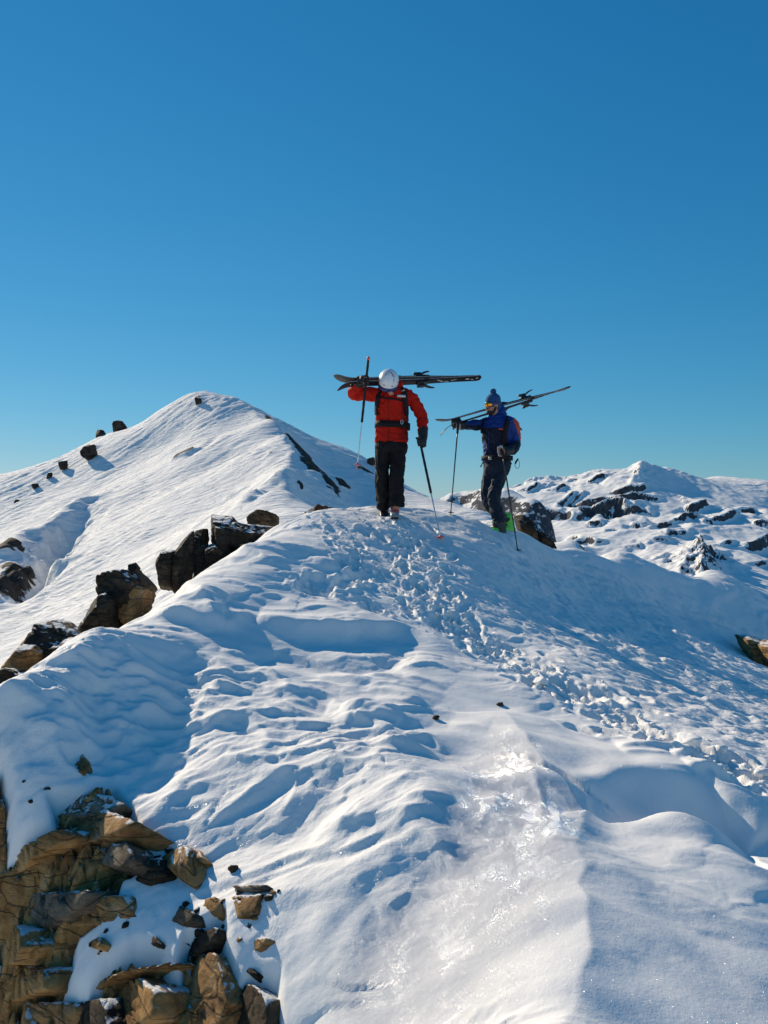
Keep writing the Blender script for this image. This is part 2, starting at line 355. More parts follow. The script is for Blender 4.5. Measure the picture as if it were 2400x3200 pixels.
def smooth_line(P, n=6):
    P = np.asarray(P, float)
    if len(P) < 3: return P
    Q = np.vstack([2*P[0]-P[1], P, 2*P[-1]-P[-2]]); o = []
    for i in range(1, len(Q)-2):
        for s in range(n):
            t = s/n; a, b, c, d = Q[i-1], Q[i], Q[i+1], Q[i+2]
            o.append(.5*(2*b+(c-a)*t+(2*a-5*b+4*c-d)*t*t+(-a+3*b-3*c+d)*t**3))
    o.append(P[-1]); return np.array(o)
def stroke(P, h, wl, wr, pl=1.0, pr=1.0, tap=.6, jit=.02):
    """a drift line: height h on the line, falling off over wl (left of travel) and wr (right)"""
    P = smooth_line(P); wmax = 4*max(wl, wr); W = window(P, wmax)
    X, Y = FX[W], FY[W]
    jx = pn2(X*6, Y*6, 3)*jit; jy = pn2(X*6, Y*6, 4)*jit
    d, sd, fr = poly_dist(P, X+jx, Y+jy)
    t = np.clip(4*fr*(1-fr), 0, 1)**tap
    f = np.where(sd > 0, np.exp(-(d/wl)**pl), np.exp(-(d/wr)**pr))
    DZ[W] += h*t*f
def poly_mask(P, soft):
    W = window(P, soft*2); X, Y = FX[W], FY[W]
    ins = np.zeros(X.shape, bool); n = len(P)
    for k in range(n):
        x0, y0 = P[k]; x1, y1 = P[(k+1) % n]
        c = ((y0 > Y) != (y1 > Y)) & (X < (x1-x0)*(Y-y0)/(y1-y0+1e-12)+x0)
        ins ^= c
    d, _, _ = poly_dist(np.vstack([P, P[:1]]), X, Y)
    s = np.where(ins, d, -d)
    return W, sst(-soft, soft, s), s

# ---- masks
Wr, Mr, _ = poly_mask(hits([(1020,1610),(1250,1606),(1500,1650),(1800,1745),(2100,1840),(2400,1975),(2560,2100),(2560,2480),(2400,2385),(2200,2290),(2000,2190),(1800,2075),(1640,1985),(1500,1930),(1330,1900),(1150,1800),(1040,1700)]), .22)
ROUGH[Wr] = Mr
TRACK = smooth_line(hits([(1225,1630),(1270,1700),(1320,1790),(1380,1890),(1480,1990),(1620,2070),(1760,2140),(1900,2220),(2080,2310),(2250,2400),(2480,2500)]))
dT, sT, fT = poly_dist(TRACK, FX, FY)
MT = np.exp(-(dT/.24)**2)*sst(.12, .42, fT)
TRACK2 = smooth_line(hits([(1010,1625),(1060,1680),(1130,1780),(1220,1860),(1330,1940)]))
d2, _, _ = poly_dist(TRACK2, FX, FY)
MT = np.maximum(MT, .35*np.exp(-(d2/.32)**2))
Wl, Ml, _ = poly_mask(hits([(0,2230),(300,2060),(560,2080),(760,2120),(1000,2250),(1300,2330),(1400,2420),(1380,2600),(1250,2780),(1050,2850),(850,3000),(600,2800),(300,2500),(0,2520),(-150,2500)]), .2)
LUMP = np.zeros_like(FZ0); LUMP[Wl] = Ml

Ws, Ms, _ = poly_mask(hits([(1180,2080),(1420,2090),(1700,2230),(2000,2370),(2400,2540),(2700,2700),(2700,3500),(1000,3500),(1060,3100),(1240,2800),(1380,2560),(1300,2350)]), .18)
SMOOTH = np.zeros_like(FZ0); SMOOTH[Ws] = Ms
Wu, Mu, _ = poly_mask(hits([(560,1830),(820,1700),(1000,1680),(1150,1850),(1280,1960),(1250,2100),(900,2090),(600,2000),(420,1960)]), .15)
SMOOTH[Wu] = np.maximum(SMOOTH[Wu], .55*Mu)
# ---- broad drift relief everywhere
wx = FX + .10*pn2(FX*1.7, FY*1.7, 11); wy = FY + .10*pn2(FX*1.7, FY*1.7, 12)
DZ += .034*fbm2(wx*1.1+wy*.25, wy*1.5, 3, 21)
ca, sa = math.cos(.42), math.sin(.42)
AL = wx*ca+wy*sa; AC = -wx*sa+wy*ca                      # along / across the wind
calm = np.clip(1-ROUGH-MT, 0, 1)*(1-.82*SMOOTH)
def saw(t, sharp=.16):                                   # slow rise, sudden lee drop
    f = t-np.floor(t); return np.where(f < 1-sharp, f/(1-sharp), (1-f)/sharp)
lipm = sst(.0, .35, pn2(AL*.9, AC*1.3, 33))*calm
DZ += .020*lipm*saw(-AC*2.4+.55*pn2(AL*1.1, AC*1.6, 34)+.25*pn2(AL*3.2, AC*3.2, 35))
DZ += .0045*calm*(ridged2(AL*4.5, AC*13, 3, 36)-.5)
pl = pn2(AL*2.6, AC*6.5, 37)+.35*pn2(AL*9, AC*16, 38)     # breakable crust: plates with crisp edges
DZ += .009*calm*sst(-.03, .03, pl)*sst(-.2, .25, pn2(FX*1.1, FY*1.1, 39))
pl2 = pn2(AL*5.5, AC*12, 40)+.3*pn2(AL*20, AC*28, 42)
DZ += .005*calm*sst(-.04, .04, pl2)*sst(0, .4, pn2(FX*.9, FY*.9, 44))
# ---- scalloped, wind-hollowed snow on the west flank
q = pn2(AL*1.7, AC*4.2, 41); q2 = pn2(AL*4.0, AC*9.0, 43)
bowl = (1-np.abs(q)*2.0); fine = (1-np.abs(q2)*2.0)
pat = sst(-.25, .3, pn2(FX*1.3, FY*1.3, 45))
DZ += LUMP*(1-.8*SMOOTH)*(.013*(bowl-.5)*(.35+.65*pat) + .010*(fine-.4)*pat + .022*(1-.5*pat)*saw(-AC*2.9+.8*pn2(AL*1.3, AC*1.5, 46)+.3*pn2(AL*4, AC*4, 48), .22))
# ---- rough, pitted wind crust on the east flank
rx = FX+.03*pn2(FX*9, FY*9, 51); ry = FY+.03*pn2(FX*9, FY*9, 52)
ra = rx*.93-ry*.37; rb = rx*.37+ry*.93
e1 = pn2(ra*5.6, rb*11.5, 53); e2 = pn2(ra*11, rb*23, 54); e3 = pn2(rx*36, ry*36, 55)
amp = .75+.5*pn2(FX*1.1, FY*1.1, 56)
DZ += ROUGH*amp*(.024*e1 + .012*e2 + .003*e3)*(.5+1.0*sst(.5, 1.9, FX))
rp = saw(-AC*5.2+.9*pn2(AL*.9, AC*1.2, 61)+.45*pn2(AL*2.6, AC*2.2, 62), .14)
DZ += .011*rp*np.clip(LUMP*(1-SMOOTH), 0, 1)*sst(-.1, .3, pn2(FX*1.7, FY*1.7, 63))
# ---- steep scalloped face under the west shoulder
W, mk, _ = poly_mask(hits([(-60,2260),(240,2035),(500,2060),(650,2130),(630,2280),(570,2420),(320,2490),(-60,2490)]), .08)
X_, Y_ = wx[W], wy[W]
f1 = ridged2(X_*2.2+.8*Y_, Y_*6.5-1.2*X_, 2, 251)-.55; f2 = saw(-Y_*5.5+.9*X_+.7*pn2(X_*2.2, Y_*2.2, 253), .25)
DZ[W] += mk*(.055*f1+.010*f2+.035*pn2(X_*2.6, Y_*4.2, 257))
# ---- trampled trail
t1 = pn2(FX*9.5, FY*9.5, 61); t2 = pn2(FX*22, FY*22, 62); t3 = pn2(FX*44, FY*44, 63)
crumb = np.maximum(np.abs(t1)*1.5-.3, 0)
DZ += MT*(.016*t1+.010*t2+.005*t3+.010*crumb) - .03*np.exp(-(dT/.22)**2)*sst(.12, .42, fT)
rs = np.random.RandomState(5)
def footprint(x, y, a, ln, wd, dp):
    W = window(np.array([[x, y]]), ln*1.6); X = FX[W]-x; Y = FY[W]-y
    c, s = math.cos(a), math.sin(a); u = (X*c+Y*s)/(ln/2); v = (-X*s+Y*c)/(wd/2)
    n = .28*pn2(FX[W]*14, FY[W]*14, int(x*50) % 97)
    r = (np.abs(u)**2.6+np.abs(v)**2.6)**(1/2.6)+n
    DZ[W] += -dp*(1-sst(.7, 1.08, r)) + .28*dp*np.exp(-((r-1.25)/.2)**2)
for T, cnt, spread in ((TRACK, 110, .20), (TRACK2, 20, .28)):
    seg = np.diff(T, axis=0)
    cum = np.r_[0, np.cumsum(np.linalg.norm(seg, axis=1))]
    for k in range(cnt):
        s = (rs.rand()**.75)*cum[-1]; i = min(np.searchsorted(cum, s, side='right')-1, len(seg)-1); f = (s-cum[i])/(cum[i+1]-cum[i])
        p = T[i]+seg[i]*f; dr = seg[i]/np.linalg.norm(seg[i]); o = rs.randn()*spread
        a = math.atan2(dr[1], dr[0])+rs.randn()*.35
        footprint(p[0]-dr[1]*o, p[1]+dr[0]*o, a, .20+.08*rs.rand(), .085+.035*rs.rand(), .014+.024*rs.rand())
for u, v in [(1075,1835),(1120,1810),(985,1860),(1000,1830),(560,1810)]:
    p = hit(u, v); footprint(p[0], p[1], rs.rand()*3, .34, .2, .05)
p = hit(1790,2145); footprint(p[0], p[1], -.9, .45, .20, .05)
p = hit(1900,2170); footprint(p[0], p[1], -.9, .30, .14, .04)

# ---- named drift lines, traced where they lie
stroke(hits([(470,1880),(640,1893),(780,1926),(900,1972),(1000,1988)]), .075, .35, .06, 1.4, 1.6, tap=.8)
stroke(hits([(800,1940),(900,1968),(1000,1985),(1100,1990),(1200,1982),(1275,1960)]), .13, .40, .085, 1.4, 1.7, tap=.9)
stroke(hits([(880,2030),(950,2066),(1060,2092),(1150,2098),(1230,2078),(1275,2030)]), -.05, .10, .10, 1.5, 1.5)
stroke(hits([(480,1912),(560,1932),(640,1956),(700,1968)]), .04, .18, .05, 1.5, 1.6)
stroke(hits([(200,2040),(300,2000),(430,2010),(560,2045),(690,2085),(760,2110)]), .045, .30, .07, 1.4, 1.1)
stroke(hits([(900,2330),(1020,2320),(1120,2250),(1200,2235)]), .02, .12, .05)
stroke(hits([(570,2440),(640,2430),(800,2435),(920,2470),(1060,2450),(1200,2440),(1400,2410)]), .045, .16, .08, 1.2, 1.2)
stroke(hits([(420,2480),(500,2420),(570,2350),(610,2270),(650,2200),(700,2150)]), .05, .07, .16, 1.1, 1.2)
stroke(hits([(660,2560),(640,2620),(720,2560),(800,2500),(900,2460),(920,2480),(900,2560),(860,2620)]), .03, .06, .06)
stroke(hits([(460,2640),(520,2560),(580,2505),(650,2530),(690,2590)]), .07, .16, .16, 1.5, 1.5)
# the glazed spur on the right
SPUR = [(1568,2262),(1640,2345),(1720,2440),(1812,2545),(1806,2680),(1830,2900),(1850,3000),(1790,3180),(1720,3360)]
stroke(hits(SPUR), .06, .17, .34, 1.05, 1.3, tap=.28, jit=.03)
stroke(hits([(860,3260),(900,3120),(1000,2950),(1120,2800),(1240,2660),(1330,2520),(1400,2400)]), .11, .55, .26, 1.6, 1.9, tap=.45, jit=.04)
p = hit(1568,2266); W = window(p[None, :2], .6)
DZ[W] += .05*np.exp(-((FX[W]-p[0])**2/.05+(FY[W]-p[1])**2/.03))
stroke(hits([(1812,2560),(1905,2604),(1960,2592),(2080,2568),(2180,2592),(2320,2640),(2400,2700),(2520,2780)]), .05, .03, .30, 1.2, 1.3, tap=.25, jit=.03)
stroke(hits([(1815,2490),(1900,2478),(2000,2474),(2100,2482),(2200,2500),(2300,2545),(2400,2610)]), .15, .42, .15, 1.5, 2.0, tap=.4)
stroke(hits([(1840,2550),(1960,2575),(2080,2555),(2200,2575),(2330,2625),(2430,2690)]), -.05, .14, .05, 2.0, 1.3, tap=.45)
stroke(hits([(1935,2374),(2020,2380),(2120,2390),(2250,2420)]), .05, .14, .03, 1.4, 1.5)
stroke(hits([(1950,2402),(2050,2410),(2110,2414)]), .025, .10, .025)
stroke(hits([(2100,2416),(2160,2420),(2215,2432)]), .05, .10, .028, 1.4, 1.5)
stroke(hits([(2150,2462),(2210,2470),(2275,2484)]), .04, .10, .028)
stroke(hits([(2190,2470),(2255,2550),(2320,2630),(2400,2725)]), -.10, .04, .14, 1.2, 1.5)
for a, b in (((1740,2560),(1740,2700)), ((1650,2400),(1700,2640)), ((1300,2790),(1180,2900)), ((1560,2500),(1480,2640))):
    stroke(hits([a, ((a[0]+b[0])/2+12, (a[1]+b[1])/2), b]), .016, .05, .07)
# many small wind lips
reg = [((520,1700),(1150,1960),46,.022), ((620,2050),(1350,2420),80,.021), ((1250,2150),(1700,2330),6,.010), ((80,2060),(500,2400),30,.024), ((1900,2700),(2380,3100),10,.006), ((1050,2450),(1350,2700),10,.016)]
for (u0, v0), (u1, v1), cnt, hh in reg:
    for k in range(cnt):
        p = hit(u0+(u1-u0)*rs.rand(), v0+(v1-v0)*rs.rand())[:2]
        a = -.25+rs.randn()*.3; ln = (.10+.16*rs.rand()); c = rs.randn()*.05
        d = np.array([math.cos(a), math.sin(a)]); nrm = np.array([-d[1], d[0]])
        stroke(np.array([p-d*ln, p+nrm*c, p+d*ln]), hh*(.5+rs.rand()), .10+.06*rs.rand(), .022+.02*rs.rand(), 1.2, 1.2, tap=.9, jit=.015)

# ---- bare ground where the rock comes out (snow thins to nothing there)
BARE_POLYS = [
 [(-260,2690),(0,2690),(60,2650),(130,2612),(190,2590),(165,2500),(350,2484),(415,2572),(422,2640),(412,2722),(372,2735),(345,2860),(236,2925),(222,3030),(185,3110),(300,3190),(330,3260),(330,3500),(-260,3500)],
 [(290,3110),(330,3050),(420,2990),(500,3000),(530,3060),(560,3050),(590,2960),(690,2905),(700,2990),(725,3080),(730,3140),(790,3090),(860,3110),(862,3260),(860,3500),(330,3500)],
 [(-250,2400),(0,2410),(30,2480),(30,2700),(-250,2720)],
]
for pl in BARE_POLYS:
    W, mk, _ = poly_mask(hits(pl), .035); BARE[W] = np.maximum(BARE[W], mk)
nz = fbm2(FX*7, FY*7, 3, 71)
DZ -= .16*BARE*(1+.3*nz)
# ---- glaze mask
W, mk, _ = poly_mask(hits([(1330,2790),(1430,2560),(1560,2330),(1640,2362),(1795,2560),(1785,2760),(1660,2950),(1520,3200),(1480,3300),(1040,3300),(1060,3120),(1180,2930)]), .16)
ICE[W] = mk

FZ = FZ0+DZ
me = grid_mesh('snow_ridge', FX, FY, FZ)
attr(me, 'ice', ICE); attr(me, 'rough', np.clip(ROUGH+MT+.4*LUMP, 0, 1))
M_SNOW = mat_snow_near()
ridge = link('snow_ridge', me, M_SNOW); tag(ridge, 'wind packed snow ridge in the foreground with a trampled trail', None, None, 'structure')
def gz(x, y):                                  # snow height at a place
    j = np.clip(np.searchsorted(gx, x)-1, 0, len(gx)-2); i = np.clip(np.searchsorted(gy, y)-1, 0, len(gy)-2)
    a = (x-gx[j])/(gx[j+1]-gx[j]); b = (y-gy[i])/(gy[i+1]-gy[i])
    return float((FZ[i, j]*(1-a)+FZ[i, j+1]*a)*(1-b)+(FZ[i+1, j]*(1-a)+FZ[i+1, j+1]*a)*b)

# ================================================================== THE WHITE PEAK BEHIND (some 150 m away)
pk = {
 -400: [(1560,170),(1700,130),(1900,95),(2200,60)],
 0:    [(1487,165),(1600,135),(1700,112),(1800,95),(1950,75),(2150,52)],
 200:  [(1440,163),(1550,135),(1700,105),(1850,80),(2050,56)],
 330:  [(1357,162),(1480,138),(1620,108),(1780,84),(1950,62)],
 450:  [(1318,160),(1420,142),(1560,114),(1720,86),(1850,66)],
 570:  [(1240,160),(1330,146),(1450,124),(1600,95),(1750,68)],
 640:  [(1221,158),(1300,146),(1400,128),(1550,100),(1700,72)],
 740:  [(1252,152),(1350,136),(1450,118),(1560,94),(1660,72)],
 870: [(1340,132),(1400,118),(1480,98),(1560,80),(1620,64)],
 900: [(1430,108),(1500,91)],
 1000: [(1386,150),(1450,130),(1530,112),(1620,88)],
 1100: [(1424,152),(1500,128),(1580,108),(1650,82)],
 1200: [(1478,150),(1540,128),(1610,104)],
 1300: [(1535,140),(1580,120),(1640,95)],
 1420: [(1585,125),(1620,105),(1680,78)],
 1520: [(1610,112),(1650,92),(1710,66)],
 1640: [(1650,88),(1720,66)],
 1800: [(1760,70),(1900,52)],
}
pc = [at(u, v, Y) for u, l in pk.items() for v, Y in l]
for u, v, Y in [(-400,1560,170),(0,1487,165),(200,1440,163),(330,1357,162),(450,1318,160),(570,1240,160),(640,1221,158),(740,1252,152),(870,1340,150),(1000,1386,150),(1100,1424,152),(1200,1478,150),(1300,1535,140),(1420,1585,125),(1520,1610,112),(1640,1650,88),(1800,1760,70)]:
    p = at(u, v, Y)
    if u >= 1420: pc.append(p+np.array([6, 14, -4.])); pc.append(p+np.array([34, 46, -40.])); continue
    if u != 870: pc.append(p+np.array([0, 9, -2.2]))
    pc.append(p+np.array([0, 40, -18.0])); pc.append(p+np.array([0, 85, -48.0]))
for x, y, z in [(-30,20,-16),(-50,30,-20),(-20,10,-14),(0,10,-13),(0,30,-9),(20,20,-16),(30,30,-22),(-12,-10,-16),(12,-10,-18),(-60,0,-36),(45,5,-34),(40,60,-18),(60,90,-34),(70,140,-55),(-140,120,-14),(-150,60,-50)]:
    pc.append(np.array([x, y, z], float))
PEAK = TPS(pc, lam=3e-4)
px = graded(-150, 85, lambda x: .36 if -72 < x < 32 else 1.4)
py = graded(-22, 250, lambda y: .36 if 56 < y < 166 else 1.6)
PX, PY = np.meshgrid(px, py); PX = PX.astype(np.float32); PY = PY.astype(np.float32)
PZ = PEAK(PX, PY)
far = sst(20, 60, PY)
qx = PX+2.5*pn2(PX*.06, PY*.06, 81); qy = PY+2.5*pn2(PX*.06, PY*.06, 82)
PZ += far*(.55*fbm2(qx*.05, qy*.05, 4, 83))
# wind crust that runs down-left across the face
al = (qx*.80+qy*.60); ac = (-qx*.60+qy*.80)
crust = ridged2(al*.10, ac*.42, 4, 85)-.6
patch = sst(-.15, .35, pn2(PX*.045, PY*.045, 86))
PZ += far*crust*(.03+.15*patch)
c2 = pn2(al*.30+.6*pn2(al*.2, ac*.5, 88), ac*1.05, 87); c2 = np.where(c2 > 0, np.minimum(c2*3, .5), c2*.4)
PZ += far*.20*c2*sst(-.25, .3, pn2(PX*.07, PY*.07, 89))
PZ += far*.10*ridged2(al*.6, ac*1.4, 3, 90)
ROCK = np.zeros_like(PZ)
def pk_hit(u, v):
    ts = np.arange(45, 200, .15); d = np.array([(u-1200)/FPX, 1.0, (1600-v)/FPX])
    z = PEAK(ts*d[0], ts*d[1])-ts*d[2]; k = np.nonzero(z > 0)[0]
    Y = ts[k[0]] if len(k) else 150.; return np.array([Y*d[0], Y, Y*d[2]])
def pk_blob(l, wd, hgt, rock, seed):
    P = smooth_line(np.array([pk_hit(u, v)[:2] for u, v in l]))
    d, sd, fr = poly_dist(P, PX, PY)
    n = 1+.55*fbm2(PX*.35, PY*.35, 3, seed)
    f = np.exp(-(d/(wd*n.clip(.25)))**2)*np.clip(6*fr*(1-fr)+.25, 0, 1)
    global PZ
    PZ = PZ+hgt*f; ROCK[:] = np.maximum(ROCK, rock*f)
def pk_crest(l, wl, wr, h):
    global PZ
    P = smooth_line(np.array([at(u, v, Y)[:2] for u, v, Y in l])); d, sd, fr = poly_dist(P, PX+1.2*pn2(PX*.15, PY*.15, 77), PY)
    PZ = PZ+h*np.exp(-d/np.where(sd > 0, wl, wr))*np.clip(5*fr*(1-fr), 0, 1)
pk_crest([(700,1240,156),(800,1290,143),(872,1342,131),(892,1400,117),(905,1470,99),(895,1540,84),(862,1600,68)], 3.0, 4.0, 1.5)
pk_blob([(880,1392),(915,1420),(945,1445),(985,1510)], 2.0, .8, 1.05, 91)
pk_blob([(1000,1495),(1040,1540),(1090,1570)], 1.6, .5, .95, 92)
pk_blob([(1060,1518),(1090,1545)], 1.7, .7, 1.05, 93)
pk_blob([(930,1530),(950,1540)], 1.1, .3, .95, 94)
pk_blob([(535,1440),(570,1425),(610,1405)], 1.5, .6, .9, 95)
pk_blob([(575,1440),(640,1395),(670,1370)], 1.0, -.5, 0, 96)
pk_blob([(830,1315),(862,1335)], 1.2, .4, .85, 97)
pk_blob([(690,1235),(740,1258)], 1.1, .2, .55, 98)
pk_blob([(612,1245),(620,1255)], .9, .3, .7, 99)
pk_blob([(840,1440),(850,1448)], 1.0, .4, .65, 100)
pk_blob([(0,1880),(40,1810),(100,1760)], 3.2, 1.2, .95, 101)
pk_blob([(0,1780),(50,1745)], 2.6, 1.0, .9, 102)
pk_blob([(60,1870),(110,1800),(160,1735),(205,1665),(245,1615)], 2.2, -3.6, .0, 103)
pk_blob([(0,1790),(60,1710),(140,1672),(225,1600),(300,1555)], 2.4, 1.8, 0, 104)
pk_blob([(265,1395),(300,1350)], 1.2, .4, .7, 105)
pk_blob([(760,1590),(860,1520),(890,1500)], 1.2, .8, 0, 106)
pk_blob([(780,1590),(850,1540),(885,1520)], .8, -.7, 0, 107)
pk_blob([(700,1570),(780,1530)], 1.0, .5, 0, 108)
pk_blob([(1120,1460),(1165,1490)], 1.4, .4, 1.0, 109)
pme = grid_mesh('snow_peak', PX, PY, PZ); attr(pme, 'rock', ROCK*.62)
M_PEAK = mat_snow_rock('peak_snow_and_rock', 1.6, rock_a=(.022, .018, .016), rock_b=(.10, .08, .062), bump=.28, bumpd=.25, crust=.55)
peak = link('snow_peak', pme, M_PEAK); tag(peak, 'rounded white snow peak behind the ridge at left', None, None, 'structure')
def pz(x, y):
    j = np.clip(np.searchsorted(px, x)-1, 0, len(px)-2); i = np.clip(np.searchsorted(py, y)-1, 0, len(py)-2)
    return float(PZ[i:i+2, j:j+2].mean())

# ================================================================== FAR RANGES
def range_mesh(name, skyl, grid, seed, amp, rockbias, sc, label, back, skirt, mats, jag=(), cliffs=(), cap=1.0, terr=0):
    """skyl: dict u -> [(v, depth), ...] from skyline down"""
    c = [at(u, v, Y) for u, l in skyl.items() for v, Y in l]
    for u, l in skyl.items():
        p = at(u, *l[0]); c.append(p+np.array([0, back*.35, -back*.12])); c.append(p+np.array([0, back, -back*.5]))
    T = TPS(c, lam=2e-4)
    X, Y = np.meshgrid(*grid); X = X.astype(np.float32); Y = Y.astype(np.float32)
    Z = T(X, Y)
    wx = X+sc*.35*pn2(X/sc, Y/sc, seed); wy = Y+sc*.35*pn2(X/sc, Y/sc, seed+1)
    r = ridged2(wx/sc, wy/sc, 6, seed+2, g=.36)-.6
    big = pn2(X/(sc*2.2), Y/(sc*2.2), seed+9)
    Z = Z+amp*r*(.35+.75*sst(-.3, .4, big))
    if terr:
        q = (Z+amp*.5*pn2(wx/(sc*.45), wy/(sc*.45), seed+21)+amp*.16*pn2(X/(sc*.10), Y/(sc*.10), seed+22))/terr
        f = q-np.floor(q); tz = terr*(np.floor(q)+sst(.30, .62, f))-(q*terr-Z)
        Z = Z+(tz-Z)*sst(-.10, .35, pn2(X/(sc*.55), Y/(sc*.4), seed+23)-.13)*.85*(1-.85*sst(3500, 4000, Y)*sst(900, 1300, X))
        Z = Z+amp*.045*ridged2(X/(sc*.13), Y/(sc*.13), 3, seed+24)
    # stepped rock bands
    bands = np.sin((Z+amp*.25*pn2(wx/(sc*.5), wy/(sc*.5), seed+4))/(amp*.34))
    Z = Z+amp*.13*bands*sst(-.2, .2, pn2(X/(sc*1.3), Y/(sc*1.3), seed+5))
    for l, wd, h in jag:
        P = np.array([at(u, v, Yd)[:2] for u, v, Yd in l]); d, sd, fr = poly_dist(P, X, Y)
        Z = Z+h*np.exp(-(d/wd)**1.1)*(.75+.7*ridged2(X/(wd*.8), Y/(wd*.8), 3, seed+6)-.35)
    extra = np.zeros_like(Z); ts = np.arange(1400, 5200, 6.)
    for l, wd, h in cliffs:                   # rock steps across the slope
        P = []
        for u, v in l:
            d = np.array([(u-1200)/FPX, (1600-v)/FPX]); k = np.nonzero(T(ts*d[0], ts) > ts*d[1])[0]; y = ts[k[0]] if len(k) else 4000.; P.append((y*d[0], y))
        P = smooth_line(np.array(P)); jx = wd*(1.1*pn2(X/(wd*2.2), Y/(wd*2.2), seed+11)+.7*pn2(X/(wd*.8), Y/(wd*.8), seed+13))
        d, sd, fr = poly_dist(P, X+jx, Y+jx)
        tp = np.clip(5*fr*(1-fr), 0, 1)**.6
        Z = Z+h*tp*np.where(sd > 0, np.exp(-d/(wd*2.5)), np.exp(-d/(wd*.5))*2-1.0*np.exp(-d/(wd*2.5)))
        extra = np.maximum(extra, tp*np.exp(-(d/(wd*(1.5+.5*pn2(X/wd, Y/wd, seed+12))))**2))
    gyx, gxx = np.gradient(Z, grid[1], grid[0])
    slope = np.hypot(gyx, gxx)
    n = fbm2(X/(sc*.22), Y/(sc*.22), 4, seed+7)
    rock = np.clip(np.maximum(sst(rockbias, rockbias+.5, slope+.22*n), .55*extra), 0, cap)
    me = grid_mesh(name, X, Y, Z); attr(me, 'rock', rock*.5+.02)
    o = link(name, me, mats); tag(o, label, None, None, 'structure'); return o
M_RANGE = mat_snow_rock('range_snow_and_rock', 60.0, rock_a=(.035, .038, .045), rock_b=(.11, .11, .12), bump=.25, bumpd=9.0)
rng = {
 1500: [(1600,4300),(1680,3600),(1800,2900),(2000,2200)],
 1600: [(1558,4300),(1640,3600),(1760,2900),(1950,2200)],
 1660: [(1526,4250),(1600,3750),(1720,3050),(1900,2300)],
 1760: [(1512,4200),(1570,3800),(1680,3250),(1830,2500)],
 1860: [(1494,4150),(1550,3800),(1640,3350),(1800,2700),(1900,2300)],
 1940: [(1484,4150),(1560,3700),(1700,3050),(1850,2500)],
 2006: [(1466,4100),(1530,3750),(1640,3300),(1780,2750),(1950,2250)],
 2110: [(1490,4250),(1540,3850),(1620,3400),(1720,2950),(1850,2500)],
 2270: [(1484,4500),(1540,4000),(1610,3500),(1720,2950),(1840,2500),(1980,2150)],
 2400: [(1500,4500),(1570,3900),(1650,3400),(1760,2900),(1900,2400)],
 2600: [(1530,4500),(1620,3900),(1720,3300),(1850,2700),(2050,2200)],
}
gxr = graded(250, 3300, lambda x: 6.0 if 450 < x < 2200 else 40.0); gyr = graded(1700, 5600, lambda y: 6.5 if 2200 < y < 4500 else 60.0)
range_mesh('mountain_range', rng, (gxr, gyr), 120, 135.0, .86, 760.0, 'distant snow covered mountain range with dark rock bands at right', 900, 0, M_RANGE, terr=62.,
  jag=[([(1630,1530,4260),(1720,1518,4220),(1800,1505,4180),(1880,1492,4150)], 45., 26.), ([(1985,1474,4130),(2006,1466,4090),(1995,1530,3850)], 60., 20.), ([(2006,1466,4090),(2060,1478,4200),(2110,1490,4250)], 80., 22.),
       ([(2190,1735,2860),(2200,1790,2720),(2190,1850,2560)], 50., 70.), ([(2060,1790,2750),(2120,1760,2800)], 50., 30.)],
  cliffs=[([(1859,1594),(1915,1584),(1975,1580)], 30., 26.), ([(1833,1624),(1894,1622)], 24., 18.), ([(1970,1627),(2016,1634)], 22., 16.), ([(2026,1640),(2090,1636),(2150,1622),(2213,1617)], 26., 24.),
    ([(2136,1582),(2170,1592),(2215,1584)], 30., 26.), ([(2193,1636),(2250,1626),(2309,1606)], 26., 22.), ([(2066,1668),(2147,1668)], 20., 16.), ([(1950,1708),(2010,1704)], 18., 12.), ([(2016,1697),(2097,1687)], 18., 14.),
    ([(2360,1643),(2420,1653)], 24., 22.), ([(2319,1714),(2360,1700),(2420,1682)], 24., 24.), ([(2150,1746),(2200,1742),(2290,1752)], 22., 18.), ([(1732,1594),(1770,1568),(1808,1541)], 20., 16.), ([(1757,1588),(1800,1560),(1838,1536)], 16., 12.),
    ([(1641,1532),(1690,1527)], 26., 18.), ([(1700,1534),(1724,1518)], 26., 16.), ([(1730,1545),(1772,1516)], 24., 18.), ([(1842,1512),(1880,1500),(1905,1498)], 22., 18.), ([(2000,1470),(1992,1500),(1968,1530)], 26., 16.), ([(2040,1760),(2100,1740)], 18., 12.),
    ([(2117,1842),(2167,1776)], 24., 20.), ([(2350,1770),(2400,1760)], 16., 12.), ([(2300,1880),(2360,1850)], 18., 14.), ([(1880,1660),(1930,1650)], 14., 9.), ([(2240,1700),(2300,1690)], 16., 12.)])
M_HILL = mat_snow_rock('hill_snow_and_rock', 14.0, rock_a=(.03, .034, .045), rock_b=(.10, .105, .12), bump=.5, bumpd=4.0)
hl = {
 1200: [(1640,2100),(1750,1700)],
 1340: [(1578,2100),(1640,1850),(1760,1500)],
 1400: [(1570,2050),(1620,1850),(1740,1500)],
 1455: [(1540,2000),(1600,1850),(1720,1450)],
 1505: [(1533,2000),(1600,1800),(1720,1450)],
 1580: [(1556,1950),(1620,1750),(1740,1400)],
 1660: [(1590,1850),(1650,1680),(1780,1350)],
 1730: [(1640,1750),(1700,1600),(1850,1300)],
 1800: [(1700,1600),(1760,1480),(1900,1250)],
 1900: [(1800,1500),(1900,1300)],
}
range_mesh('dark_hill', hl, (graded(-50, 480, lambda x: 4.0), graded(1150, 2400, lambda y: 6.0)), 160, 40.0, .36, 170.0, 'dark rocky snow streaked hill between the two skiers', 420, 0, M_HILL, cap=.95,
  jag=[([(1430,1548,2000),(1452,1538,2000)], 12., 7.)])

